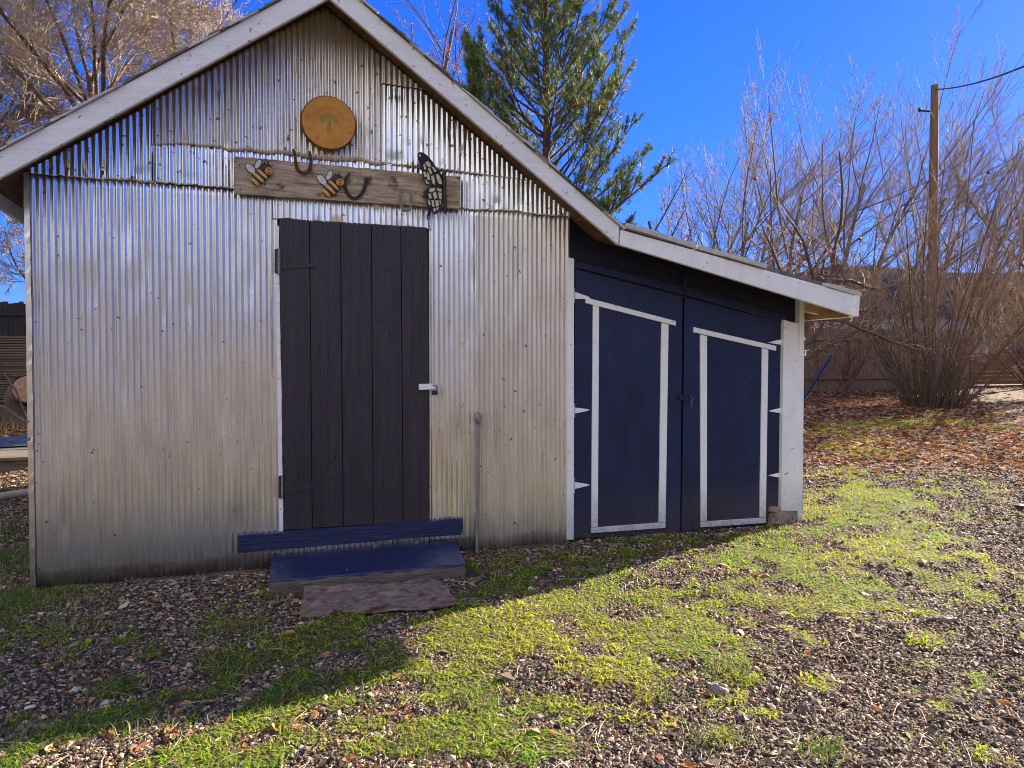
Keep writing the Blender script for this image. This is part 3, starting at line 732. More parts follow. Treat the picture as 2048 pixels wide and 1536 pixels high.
def horseshoe(pts, wid, m, label, off):
    """open curve through zoomed pixel points, drawn as a flat grooved bar"""
    P = np.array([(440+x/3.938, 160+y/3.938) for x, y in pts], float)
    n = 26; tt = np.linspace(0, len(P)-1, n); Q = []
    for t in tt:                                                        # Catmull-Rom
        i = min(int(t), len(P)-2); f = t-i
        p0, p1, p2, p3 = P[max(i-1, 0)], P[i], P[i+1], P[min(i+2, len(P)-1)]
        Q.append(.5*((2*p1)+(-p0+p2)*f+(2*p0-5*p1+4*p2-p3)*f*f+(-p0+3*p1-3*p2+p3)*f**3))
    W = [fac(x, y, off) for x, y in Q]
    e = MB(); V = []; h = .0045
    for i, p in enumerate(W):
        t = W[min(i+1, n-1)]-W[max(i-1, 0)]; t /= np.linalg.norm(t); s = np.cross(t, (0, 1, 0)); w_ = wid*(.5 if 1 < i < n-2 else .36)
        for a, b in ((-1, h), (-.9, -h), (-.25, -h), (-.12, -h*.3), (.12, -h*.3), (.25, -h), (.9, -h), (1, h)): V.append(p+s*a*w_+np.array([0, b, 0]))
    k = 8; fs = []
    for i in range(n-1):
        for j in range(k): q = (j+1) % k; fs.append((i*k+j, i*k+q, (i+1)*k+q, (i+1)*k+j))
    fs += [tuple(range(k)), tuple(range(n*k-1, (n-1)*k-1, -1))]
    e.add(V, fs, 0, False)
    o = e.build('horseshoe', M[m], org=tuple(fac(P[len(P)//2][0], P[len(P)//2][1], off)))
    tag(o, label, 'horseshoe', 'horseshoes hung on the weathered board')
horseshoe([(576, 545), (590, 590), (597, 650), (612, 705), (655, 733), (700, 712), (716, 650), (711, 600), (706, 560)], .020, 'rust', 'rusty brown horseshoe at the top edge of the board, left of the round dial', BO+.006)
horseshoe([(1018, 735), (985, 800), (992, 865), (1025, 918), (1068, 932), (1108, 905), (1135, 860), (1148, 810), (1152, 768)], .022, 'iron', 'black horseshoe right of the second bee, below the round dial', BO+.006)
horseshoe([(1434, 868), (1422, 920), (1420, 975), (1440, 1022), (1465, 1030), (1492, 1022), (1505, 975), (1508, 925), (1502, 885)], .016, 'paleiron', 'thin pale horseshoe near the butterfly, hanging over the lower board edge', BO+.006)

# ---- round dial
dc = fac(657.5, 245.5, .075); dial = empty('round_thermometer', dc, 'round amber dial thermometer fixed high on the gable', 'thermometer')
R = .171
def disc(mb, c, r, y0, y1, m=0, n=64, bev=.004):
    V = []; 
    for (rr_, yy) in ((r, y1), (r, y0+bev), (r-bev, y0)):
        for k in range(n): t = 2*math.pi*k/n; V.append((c[0]+rr_*math.cos(t), yy, c[2]+rr_*math.sin(t)))
    fs = []
    for i in range(2):
        for k in range(n): q = (k+1) % n; fs.append((i*n+k, i*n+q, (i+1)*n+q, (i+1)*n+k))
    fs.append(tuple(range(2*n, 3*n))); fs.append(tuple(range(n-1, -1, -1))); mb.add(V, fs, m, False)
mb = MB(); disc(mb, dc, R, dc[1]-.004, dc[1]+.035, n=64, bev=.006); mb.build('rim', M['dialrim'], dial)
mb = MB(); disc(mb, dc, R-.0065, dc[1]-.0065, dc[1]-.002, bev=.001); face = mb.build('dial_face', M['dial'], dial)
def arc(mb, r0, r1, a0, a1, y, m=0, n=24):
    pts = []
    for k in range(n+1): t = math.radians(a0+(a1-a0)*k/n); pts.append((dc[0]+r1*math.cos(t), y, dc[2]+r1*math.sin(t)))
    for k in range(n, -1, -1): t = math.radians(a0+(a1-a0)*k/n); pts.append((dc[0]+r0*math.cos(t), y, dc[2]+r0*math.sin(t)))
    for k in range(n):
        mb.add([pts[k], pts[k+1], pts[2*n-k], pts[2*n+1-k]], [(0, 1, 2, 3)], m)
Y0 = dc[1]-.0075
mb = MB(); arc(mb, .082, .102, 8, 172, Y0); mb.build('arc_mark', M['dial_red'], face)
z2 = lambda x, y: fac(560+x/10.24, 160+y/10.24, .0825)
mb = MB()
for poly in ([(1030, 620), (1045, 680), (1090, 700), (1160, 760), (1200, 860), (1190, 905), (1150, 890), (1110, 850), (1035, 820), (1010, 760), (930, 830), (860, 860), (820, 850), (825, 770), (870, 700), (950, 670), (1010, 690)],
             [(960, 900), (1000, 815), (1035, 820), (1040, 1000), (1000, 1080), (945, 1060)]):
    mb.prism([z2(*p) for p in poly], (0, .001, 0))
mb.build('motif', M['dial_green'], face)
mb = MB()
for k in range(41):
    t = math.radians(-60+k*300/40); r0 = .148 if k % 5 else .143
    u = np.array([math.cos(t), 0, math.sin(t)]); v = np.array([-math.sin(t), 0, math.cos(t)])*.0006
    a = np.array([dc[0], Y0, dc[2]])+u*r0; b = np.array([dc[0], Y0, dc[2]])+u*.153
    mb.add([a-v, a+v, b+v, b-v], [(0, 1, 2, 3)])
mb.build('tick_marks', M['dial_ink'], face)
mb = MB(); a = z2(1010, 870); u = z2(1080, 1290)-a; s = np.cross(u/np.linalg.norm(u), (0, 1, 0))*.0012
mb.prism([a-s, a+s, a+u], (0, .001, 0)); mb.build('needle', M['dial_ink'], dial)
for txt, x, y in (('20', 770, 1195), ('40', 605, 1000), ('60', 575, 775), ('80', 1420, 820), ('100', 1425, 1075), ('120', 1255, 1265)):
    cu = bpy.data.curves.new('numeral', 'FONT'); cu.body = txt; cu.size = .024; cu.align_x = 'CENTER'; cu.align_y = 'CENTER'
    tmp = bpy.data.objects.new('numeral_src', cu); COL.objects.link(tmp)
    bpy.context.view_layer.update()
    me = bpy.data.meshes.new_from_object(tmp.evaluated_get(bpy.context.evaluated_depsgraph_get()))
    bpy.data.objects.remove(tmp)
    o = bpy.data.objects.new('numeral', me); COL.objects.link(o); me.materials.clear(); me.materials.append(M['dial_ink'])
    o.parent = face; p = z2(x, y); o.location = tuple(np.array([p[0], Y0-.0008, p[2]])-wloc(face)); o.rotation_euler = (math.pi/2, 0, 0)

# ---- half-open butterfly
bz = lambda x, y, o=0.0: fac(440+x/3.938, 160+y/3.938, BO+.012+o)
bf = empty('metal_butterfly', bz(1765, 880), 'black and cream metal butterfly fixed at the right end of the board', 'butterfly ornament')
def wp(x, y, o=0.0):           # the wing stands off the wall away from its body
    return bz(x, y, o+.05*(1765-x)/200)
W1 = [(1555, 580), (1572, 568), (1600, 570), (1640, 600), (1680, 650), (1712, 700), (1748, 745), (1757, 800), (1755, 848), (1715, 842), (1660, 832), (1622, 822), (1606, 790), (1590, 720), (1570, 650), (1556, 610)]
W2 = [(1640, 845), (1700, 838), (1755, 852), (1756, 900), (1750, 960), (1738, 1010), (1718, 1045), (1690, 1060), (1668, 1030), (1655, 1060), (1648, 1095), (1632, 1100), (1628, 1075), (1640, 1020), (1628, 970), (1622, 900), (1626, 862)]
for W_, cells, lab in ((W1, [[(1615, 650), (1640, 635), (1660, 665), (1655, 690), (1630, 675)], [(1600, 665), (1612, 660), (1625, 700), (1612, 710)], [(1635, 690), (1660, 700), (1672, 740), (1650, 735)],
       [(1665, 680), (1690, 690), (1705, 720), (1690, 725)], [(1600, 725), (1618, 720), (1628, 760), (1612, 765)], [(1632, 725), (1648, 745), (1655, 790), (1636, 785), (1626, 750)],
       [(1662, 755), (1684, 750), (1694, 800), (1690, 825), (1672, 810)], [(1700, 740), (1722, 745), (1744, 790), (1748, 822), (1722, 815), (1708, 780)], [(1612, 780), (1632, 795), (1655, 822), (1625, 815)], [(1566, 585), (1576, 583), (1582, 605), (1572, 606)]], 'upper'),
      (W2, [[(1650, 855), (1690, 848), (1695, 870), (1665, 885), (1648, 880)], [(1705, 850), (1745, 858), (1745, 880), (1715, 875)], [(1640, 895), (1660, 895), (1668, 930), (1650, 935)],
       [(1675, 890), (1700, 880), (1712, 925), (1690, 940)], [(1718, 885), (1748, 890), (1744, 940), (1726, 935)], [(1636, 940), (1652, 950), (1660, 985), (1645, 985)], [(1665, 945), (1685, 950), (1690, 1000), (1672, 995)],
       [(1695, 950), (1720, 945), (1725, 985), (1702, 1000)], [(1728, 950), (1742, 950), (1735, 985)], [(1680, 1012), (1700, 1010), (1695, 1040), (1684, 1035)], [(1704, 1008), (1724, 1000), (1714, 1030)], [(1636, 1080), (1644, 1068), (1644, 1085)]], 'lower')):
    mb = MB(); P = [wp(*p) for p in W_]; mb.prism(P, (0, .005, 0), 0 if lab == 'lower' else 0)
    w_ = mb.build('wing', M['bf_k'] if lab == 'lower' else M['bf_r'], bf); w_['label'] = lab+' wing with cream cells'
    mb = MB()
    for c_ in cells: mb.prism([wp(x, y, .003) for x, y in c_], (0, .0025, 0))
    mb.build('wing_cells', M['bf_y'], w_)
mb = MB(); n = 40; pts = []; rad = []
for i in range(n):
    t = i/(n-1); y = 712+t*340; x = 1764+t*10
    pts.append(bz(x, y, .012)); rad.append((.0125 if .03 < t < .97 else .008)*(1-.12*(1 if i % 5 == 0 else 0)))
mb.tube(pts, rad, 10); body = mb.build('body', M['bf_k'], bf)
mb = MB(); mb.tube([bz(1755, 715, .01), bz(1750, 690, .016), bz(1747, 655, .02)], .0013, 5); mb.tube([bz(1770, 715, .01), bz(1775, 690, .016), bz(1782, 660, .02)], .0013, 5)
mb.build('antennae', M['bf_k'], bf)
# ================================================================== ground
def g0(px, py):
    p = onz(px, py, 0.0); return p[:2]
def patchmask(x, y):
    """0..1 how grassy the ground is at (x, y)"""
    x = np.asarray(x, float); y = np.asarray(y, float)
    m = np.zeros_like(x)
    for px, py, rx, ry, a in [(980, 1270, 1.0, .42, 1.0), (1150, 1200, .95, .35, 1.0), (1250, 1290, .8, .32, .9), (1330, 1210, .8, .35, .85), (780, 1330, .42, .24, 1.0), (1060, 1400, .45, .25, .6),
                          (1530, 1110, .8, .3, 1.0), (1480, 1190, .9, .3, .7), (1680, 1180, .8, .28, .9), (1650, 1120, .8, .3, .6), (1720, 1010, 1.5, .5, 1.0), (1650, 950, 1.1, .8, .95), (1800, 1090, 1.2, .4, .9),
                          (1780, 930, 1.6, .6, .5), (1250, 1330, .6, .2, .8), (1450, 1345, .18, .1, .9), (960, 1420, .22, .14, .8), (850, 1480, .26, .12, .9), (430, 1475, .5, .10, 1.0), (130, 1475, .28, .07, 1.0), (560, 1500, .35, .10, .8),
                          (240, 1375, .12, .06, 1.0), (480, 1250, .2, .12, .8), (620, 1280, .5, .2, .8), (690, 1240, .4, .16, .8), (60, 1290, .35, .35, .7), (40, 1200, .4, .3, .9), (150, 1230, .2, .08, .5),
                          (450, 1330, .18, .08, .7), (570, 1385, .3, .08, .6), (1090, 1120, .6, .25, .8), (1230, 1110, .6, .2, .7), (1500, 1360, .2, .1, .5), (1430, 1490, .12, .06, .8), (1640, 1510, .1, .06, .7), (1640, 1370, .12, .06, .8),
                          (1890, 1230, .7, .2, .5), (1860, 1310, .3, .12, .6), (1250, 1440, .4, .2, .45), (1120, 1500, .3, .12, .6), (700, 1400, .12, .08, .7), (1940, 1350, .3, .1, .4), (30, 1440, .1, .06, .8)]:
        c = g0(px, py); dx = x-c[0]; dy = y-c[1]
        u = dx*.80+dy*.60; v = -dx*.60+dy*.80                           # patches drawn out along the slope
        m = np.maximum(m, a*np.exp(-((u/(rx))**2+(v/(ry*1.25))**2)*1.1))
    n = fbm(x*2.6, y*2.6, 21, 4)
    n2 = fbm(x*9, y*9, 22, 3)
    g = m*1.12+(n-.5)*1.6+(n2-.5)*2.0-.08
    far = sstep(6.5, 10, x*math.sin(YAW)+y*math.cos(YAW))
    g = g*(1-far)+far*(fbm(x*.9, y*.9, 31, 4)*1.8-.72)
    return np.clip(sstep(.30, .72, g), 0, 1)
def littermask(x, y):
    z = x*math.sin(YAW)+y*math.cos(YAW)
    n = fbm(x*.8, y*.8, 41, 4)
    lane = sstep(-1.6, 1.2, (x-9.2)-(y-5)*.9)                           # the gravel drive comes in on the right
    l = sstep(7.2, 10.5, z)*(.35+1.1*n)*(1-.88*lane)
    return np.clip(l, 0, 1)
def axis(segs):
    out = [np.array([segs[0][0]])]
    for a, b, st in segs: n = max(1, int(round((b-a)/st))); out.append(np.linspace(a, b, n+1)[1:])
    return np.concatenate(out)
gx = axis([(-420, -60, 30), (-60, -14, 2), (-14, -4, .4), (-4, 8.5, .05), (8.5, 22, .25), (22, 60, 1.5), (60, 520, 30)])
gy = axis([(-60, -8, 6), (-8, .8, .5), (.8, 9, .05), (9, 24, .25), (24, 60, 1.5), (60, 620, 30)])
GX, GY = np.meshgrid(gx, gy)
gm = patchmask(GX, GY); lm = littermask(GX, GY)
GZ = H(GX, GY)+gm*.010*np.exp(-((GX*math.sin(YAW)+GY*math.cos(YAW))/20)**2)
nxg, nyg = len(gx), len(gy)
V = np.stack([GX, GY, GZ], -1).reshape(-1, 3)
i = np.arange(nyg-1)[:, None]*nxg+np.arange(nxg-1)[None]
f = np.stack([i, i+1, i+nxg+1, i+nxg], -1).reshape(-1, 4)
# ground material: dark soil and grit, moss and thatch where it is grassy, leaf litter at the back
m, nt, b = newmat('ground'); N = nt.nodes.new; Lk = nt.links.new
tc = N('ShaderNodeTexCoord')
vor = N('ShaderNodeTexVoronoi'); vor.inputs['Scale'].default_value = 55; Lk(tc.outputs['Object'], vor.inputs[0])
cr = N('ShaderNodeValToRGB'); e = cr.color_ramp.elements; e[0].color = (.02, .014, .010, 1); e[1].color = (.27, .19, .12, 1); q = e.new(.45); q.color = (.07, .048, .032, 1); q = e.new(.75); q.color = (.15, .10, .062, 1)
sep = N('ShaderNodeSeparateColor'); Lk(vor.outputs['Color'], sep.inputs[0]); Lk(sep.outputs[0], cr.inputs[0])
nz = N('ShaderNodeTexNoise'); nz.inputs['Scale'].default_value = 3.0; nz.inputs['Detail'].default_value = 8; Lk(tc.outputs['Object'], nz.inputs[0])
mix0 = N('ShaderNodeMix'); mix0.data_type = 'RGBA'; r0 = N('ShaderNodeMapRange'); r0.inputs[1].default_value = .4; r0.inputs[2].default_value = .65; Lk(nz.outputs['Fac'], r0.inputs[0])
r0.inputs[4].default_value = .75
Lk(r0.outputs[0], mix0.inputs[0]); Lk(cr.outputs[0], mix0.inputs[6]); mix0.inputs[7].default_value = (.055, .038, .028, 1)
at = N('ShaderNodeAttribute'); at.attribute_name = 'Col'; sp = N('ShaderNodeSeparateColor'); Lk(at.outputs['Color'], sp.inputs[0])
nf = N('ShaderNodeTexNoise'); nf.inputs['Scale'].default_value = 45; nf.inputs['Detail'].default_value = 6; Lk(tc.outputs['Object'], nf.inputs[0])
cg = N('ShaderNodeValToRGB'); e = cg.color_ramp.elements; e[0].position = .3; e[0].color = (.05, .045, .015, 1); e[1].position = .7; e[1].color = (.15, .15, .03, 1); Lk(nf.outputs['Fac'], cg.inputs[0])
mix1 = N('ShaderNodeMix'); mix1.data_type = 'RGBA'; Lk(sp.outputs[0], mix1.inputs[0]); Lk(mix0.outputs[2], mix1.inputs[6]); Lk(cg.outputs[0], mix1.inputs[7])
vl = N('ShaderNodeTexVoronoi'); vl.inputs['Scale'].default_value = 16; Lk(tc.outputs['Object'], vl.inputs[0]); sl_ = N('ShaderNodeSeparateColor'); Lk(vl.outputs['Color'], sl_.inputs[0])
cl = N('ShaderNodeValToRGB'); e = cl.color_ramp.elements; e[0].color = (.07, .03, .015, 1); e[1].color = (.36, .20, .11, 1); q = e.new(.5); q.color = (.20, .085, .035, 1); Lk(sl_.outputs[0], cl.inputs[0])
mix2 = N('ShaderNodeMix'); mix2.data_type = 'RGBA'; Lk(sp.outputs[1], mix2.inputs[0]); Lk(mix1.outputs[2], mix2.inputs[6]); Lk(cl.outputs[0], mix2.inputs[7])
mix3 = N('ShaderNodeMix'); mix3.data_type = 'RGBA'; Lk(sp.outputs[2], mix3.inputs[0]); Lk(mix2.outputs[2], mix3.inputs[6])
cf = N('ShaderNodeValToRGB'); e = cf.color_ramp.elements; e[0].position = .3; e[0].color = (.14, .12, .06, 1); e[1].position = .7; e[1].color = (.27, .23, .13, 1); Lk(nz.outputs['Fac'], cf.inputs[0]); Lk(cf.outputs[0], mix3.inputs[7])
Lk(mix3.outputs[2], b.inputs['Base Color']); b.inputs['Roughness'].default_value = .9; b.inputs['Specular IOR Level'].default_value = .2
bp = N('ShaderNodeBump'); bp.inputs['Strength'].default_value = 1; bp.inputs['Distance'].default_value = .02
Lk(vor.outputs['Distance'], bp.inputs['Height']); bp.invert = True
bp2 = N('ShaderNodeBump'); bp2.inputs['Strength'].default_value = .8; bp2.inputs['Distance'].default_value = .03; Lk(nf.outputs['Fac'], bp2.inputs['Height']); Lk(bp.outputs[0], bp2.inputs['Normal'])
Lk(bp2.outputs[0], b.inputs['Normal'])
far_ = sstep(26, 40, np.hypot(GX-6, GY-8)); far_ = np.maximum(far_, sstep(-1.5, -5, GY)*.8)
colr = np.stack([gm.ravel(), (lm*(1-far_)).ravel(), far_.ravel()], -1)
go = npmesh('ground', V, f, np.full(len(f), 4), m, col=colr, smooth=True); tag(go, kind='structure')

def scatter(n, z0, z1, power, rs):
    """positions over the real yard, thinning with distance"""
    u = rs.random(n)
    if power == 1: z = z0*(z1/z0)**u
    else: k = 2-power; z = (z0**k+(z1**k-z0**k)*u)**(1/k) if k else z0*(z1/z0)**u
    n = int(n*1.25); u = rs.random(n)
    if power != 1: k = 2-power; z = (z0**k+(z1**k-z0**k)*u)**(1/k)
    xs = rs.uniform(-.86, 1.30, n)
    x = z*(math.sin(YAW)+xs*math.cos(YAW)); y = z*(math.cos(YAW)-xs*math.sin(YAW))
    ok = ~((y > D-.0) & (x > XL) & (x < XR)) & ~((y > D) & (x > XL+.2) & (x < XR-.3))
    ok &= ~((x > q0[0]-.02) & (x < q1[0]+.02) & (y > q2[1]) & (y < D))
    return x[ok], y[ok], z[ok]
def inmat(x, y):
    A = np.array([c4[0][:2], c4[1][:2], c4[2][:2], c4[3][:2]]); s = np.ones_like(x, bool)
    for i in range(4):
        a = A[i]; b_ = A[(i+1) % 4]; s &= ((b_[0]-a[0])*(y-a[1])-(b_[1]-a[1])*(x-a[0])) < -0.01
    return s

# ---- gravel
rs = np.random.default_rng(11)
x, y, z = scatter(360000, 1.7, 12, 1.55, rs)
gmv = patchmask(x, y); lmv = littermask(x, y)
ok = (rs.random(len(x)) > gmv*.75+lmv*.7) & ~inmat(x, y)
x, y, z = x[ok], y[ok], z[ok]; n = len(x)
O = np.array([(1, 0, 0), (-1, 0, 0), (0, 1, 0), (0, -1, 0), (0, 0, 1), (0, 0, -1), (.6, .6, .5), (-.6, .5, .6)], float)
O6 = O[:6]; Ff = np.array([(0, 2, 4), (2, 1, 4), (1, 3, 4), (3, 0, 4), (2, 0, 5), (1, 2, 5), (3, 1, 5), (0, 3, 5)])
sz = np.exp(rs.normal(0, .42, n))*.0038*(1+.11*z); big = rs.random(n) < .003; sz[big] *= 2.0
P = O6[None]*(1+rs.uniform(-.3, .3, (n, 6, 3))*.8)+rs.uniform(-.22, .22, (n, 6, 3))
P = P*np.stack([sz*rs.uniform(.8, 1.6, n), sz*rs.uniform(.7, 1.2, n), sz*rs.uniform(.45, .85, n)], -1)[:, None]
def rot(P, yaw, tilt, rs):
    c, s = np.cos(tilt), np.sin(tilt); Q = P.copy(); Q[..., 1] = P[..., 1]*c[:, None]-P[..., 2]*s[:, None]; Q[..., 2] = P[..., 1]*s[:, None]+P[..., 2]*c[:, None]
    c, s = np.cos(yaw), np.sin(yaw); R = Q.copy(); R[..., 0] = Q[..., 0]*c[:, None]-Q[..., 1]*s[:, None]; R[..., 1] = Q[..., 0]*s[:, None]+Q[..., 1]*c[:, None]
    return R
P = rot(P, rs.uniform(0, 6.28, n), rs.normal(0, .42, n), rs)
P += np.stack([x, y, H(x, y)+sz*.35], -1)[:, None]
pal = np.array([(.25, .175, .11), (.13, .090, .057), (.44, .33, .20), (.060, .042, .028), (.24, .115, .055), (.11, .092, .074), (.62, .48, .32), (.030, .022, .016)])
c = pal[rs.choice(8, n, p=[.17, .19, .14, .15, .08, .10, .08, .09])]*rs.uniform(.7, 1.25, (n, 1))
c = np.repeat(c[:, None], 6, 1).reshape(-1, 3)
f = (Ff[None]+np.arange(n)[:, None, None]*6).reshape(-1, 3)
o = npmesh('gravel', P.reshape(-1, 3), f, np.full(len(f), 3), M['stonecol'], col=c); tag(o, 'brown and grey gravel spread over the yard', 'gravel', kind='stuff')

# ---- grass
def blades(name, x, y, z, h, wd, cols, rs, label, lean=.6):
    n = len(x); a = rs.uniform(0, 6.28, n); lx = rs.normal(0, lean, n)*h; ly = rs.normal(0, lean, n)*h
    B = np.stack([x, y, H(x, y)-.002], -1); s = np.stack([np.cos(a)*wd, np.sin(a)*wd, 0*a], -1)
    m_ = B+np.stack([lx*.35, ly*.35, h*.6], -1); t = B+np.stack([lx, ly, h*rs.uniform(.65, 1.0, n)], -1)
    V = np.stack([B-s, B+s, m_+s*.75, m_-s*.75, t], 1).reshape(-1, 3)
    i = np.arange(n)[:, None]*5
    f4 = i+np.array([[0, 1, 2, 3]]); f3 = i+np.array([[3, 2, 4]])
    ff = np.concatenate([f4, f3], 1).ravel(); cnt = np.tile([4, 3], n)
    c = np.repeat(cols[:, None], 5, 1).reshape(-1, 3)
    o = npmesh(name, V, ff, cnt, M['grasscol'], col=c); tag(o, label, 'grass', kind='stuff')
rs = np.random.default_rng(12)
x, y, z = scatter(380000, 1.7, 15, 1.25, rs)
g = patchmask(x, y); ok = (rs.random(len(x)) < g**1.1*.8) & ~inmat(x, y); x, y, z = x[ok], y[ok], z[ok]; n = len(x)
tn = vnoise(x*2.2, y*2.2, 61)[:, None]; t2 = rs.random((n, 1))
gr = np.array([.17, .40, .008]); ye = np.array([.56, .58, .018]); br = np.array([.46, .31, .12])
cols = gr*(1-tn)+ye*tn; dry = (t2 < .16); cols = np.where(dry, br, cols)*rs.uniform(.6, 1.2, (n, 1))
blades('grass', x, y, z, rs.uniform(.010, .034, n)*(1+.05*z), .0017*(1+.2*z)*rs.uniform(.7, 1.4, n), cols, rs, 'short mossy green and yellow grass growing in patches through the gravel', lean=1.0)
print('grass', n)
# longer tufts by the left corner, along the wall and in the shade
cx = []; 
for px, py, r_, k in [(40, 1210, .38, 1500), (110, 1190, .12, 250), (20, 1120, .5, 1800), (240, 1378, .09, 260), (60, 1270, .3, 500), (150, 1260, .2, 160), (435, 1318, .08, 120), (470, 1335, .07, 120), (480, 1258, .15, 260), (560, 1200, .12, 120), (950, 1085, .09, 160), (1010, 1105, .25, 160),
                  (1110, 1108, .3, 220), (1260, 1090, .4, 160), (570, 1380, .1, 140), (20, 1480, .2, 260), (80, 1470, .15, 260), (280, 1450, .2, 300), (160, 1340, .3, 160), (330, 1290, .4, 140), (700, 1400, .12, 100), (960, 1400, .12, 200), (850, 1480, .15, 260), (1310, 1395, .12, 100),
                  (1455, 1345, .1, 160), (1430, 1490, .1, 160), (1640, 1515, .08, 160), (1570, 1085, .25, 350), (1620, 1040, .2, 260), (0, 1060, .6, 1200), (-40, 1150, .5, 900)]:
    c = g0(px, py); cx.append(np.stack([c[0]+rs.normal(0, r_*.6, k), c[1]+rs.normal(0, r_*.45, k)], -1))
P = np.concatenate(cx); P = P[(P[:, 1] < D-.03) | (P[:, 0] < XL-.06) | (P[:, 0] > XR+.05)]; P = P[~inmat(P[:, 0], P[:, 1])]; n = len(P)
t2 = rs.random((n, 1)); cols = np.where(t2 < .3, np.array([.42, .33, .17]), np.array([.10, .19, .025]))*rs.uniform(.6, 1.25, (n, 1))
blades('long_grass', P[:, 0], P[:, 1], 0, rs.uniform(.025, .08, n)*np.where(P[:, 0] < XL, 1.3, .8), .0018*rs.uniform(.7, 1.3, n), cols, rs, 'longer grass tufts standing in the gravel and round the wall corners', lean=.7)

# ---- leaf litter
def leaves(name, x, y, size, rs, pal, label, zz=None):
    n = len(x)
    L = np.array([(-1, 0, 0), (-.35, -.42, .12), (.45, -.34, .10), (1, 0, .05), (.45, .34, .16), (-.35, .42, .10), (0, 0, -.06)], float)
    P = np.repeat(L[None], n, 0)*size[:, None, None]; P += rs.normal(0, .07, P.shape)*size[:, None, None]
    P[..., 2] += (P[..., 0]**2)/size[:, None]*rs.uniform(-.1, .45, n)[:, None]
    P = rot(P, rs.uniform(0, 6.28, n), rs.normal(0, .38, n), rs)
    P += np.stack([x, y, (H(x, y) if zz is None else zz)+size*.22], -1)[:, None]
    T = np.array([(0, 1, 6), (1, 2, 6), (2, 3, 6), (3, 4, 6), (4, 5, 6), (5, 0, 6)])
    f = (T[None]+np.arange(n)[:, None, None]*7).reshape(-1, 3)
    c = pal[rs.choice(len(pal), n)]*rs.uniform(.6, 1.25, (n, 1)); c = np.repeat(c[:, None], 7, 1).reshape(-1, 3)
    o = npmesh(name, P.reshape(-1, 3), f, np.full(len(f), 3), M['leafcol'], col=c); tag(o, label, 'leaf litter', kind='stuff')
LP = np.array([(.42, .17, .06), (.30, .11, .045), (.55, .30, .13), (.18, .07, .035), (.68, .50, .33), (.46, .22, .08), (.12, .06, .035), (.50, .36, .22)])
rs = np.random.default_rng(13)
x, y, z = scatter(90000, 6.3, 24, .9, rs); ok = rs.random(len(x)) < littermask(x, y)*1.1; x, y, z = x[ok], y[ok], z[ok]
leaves('leaf_litter', x, y, rs.uniform(.025, .05, len(x))*(1+.015*z), rs, LP, 'russet fallen leaves covering the ground under the bare shrubs'); print('litter', len(x))
x, y, z = scatter(2600, 1.8, 8, 1.2, rs); dens = .25+.75*(x < .6)+.5*(y > 4.2); ok = rs.random(len(x)) < dens; x, y = x[ok], y[ok]; ok = ~inmat(x, y); x, y = x[ok], y[ok]
leaves('scattered_leaves', x, y, rs.uniform(.012, .036, len(x)), rs, LP, 'single curled brown leaves dropped over the near gravel')
# twigs and straw on the ground
x, y, z = scatter(2600, 1.8, 8, 1.2, rs); n = len(x); a = rs.uniform(0, 6.28, n); L = rs.uniform(.015, .07, n)
P = np.stack([np.stack([x-np.cos(a)*L, y-np.sin(a)*L, H(x, y)+.006], -1), np.stack([x+rs.normal(0, .1, n)*L, y+rs.normal(0, .1, n)*L, H(x, y)+.014], -1), np.stack([x+np.cos(a)*L, y+np.sin(a)*L, H(x, y)+.010], -1)], 1)
o_ = tubeobj('dry_stalks', [(P[i], np.array([.0016, .0014, .0008])) for i in range(n)], 3, M['palewood'], None, smooth=False); tag(o_, 'dry stalks and twiglets strewn over the gravel', 'straw', kind='stuff')
# separate larger stones lying in the gravel
def stone(px, py, r, lab, m='concrete', seed=1):
    p = gp(px, py); mb = MB(); rr = np.random.default_rng(seed); nu, nv = 14, 9; V = []
    for j in range(nv+1):
        ph = math.pi*j/nv
        for i in range(nu):
            th = 2*math.pi*i/nu; q = np.array([math.sin(ph)*math.cos(th), math.sin(ph)*math.sin(th), math.cos(ph)])
            V.append(np.array([p[0], p[1], p[2]+r[2]*.3])+q*np.array(r)*(1+rr.uniform(-.16, .16)))
    mb.add(V, [(j*nu+i, j*nu+(i+1) % nu, (j+1)*nu+(i+1) % nu, (j+1)*nu+i) for j in range(nv) for i in range(nu)], 0, False)
    tag(mb.build('stone', M[m], org=(p[0], p[1], p[2])), lab, 'stone')
stone(1435, 1385, (.045, .035, .03), 'brown stone right of the grass tuft in the near gravel', seed=2)
stone(1610, 1420, (.030, .028, .02), 'small dark stone in the gravel at the lower right', 'greywood', seed=3)
stone(1890, 1240, (.06, .035, .02), 'flat pale stone in the gravel towards the drive', seed=4)
stone(62, 1417, (.022, .013, .010), 'small white stone lying in the shade at the lower left', 'white', seed=5)
stone(148, 1292, (.022, .016, .010), 'small tan stone lying below the left wall corner', 'concrete', seed=6)
stone(182, 1192, (.024, .018, .012), 'rounded pinkish stone at the foot of the corrugated wall', 'concrete', seed=7)
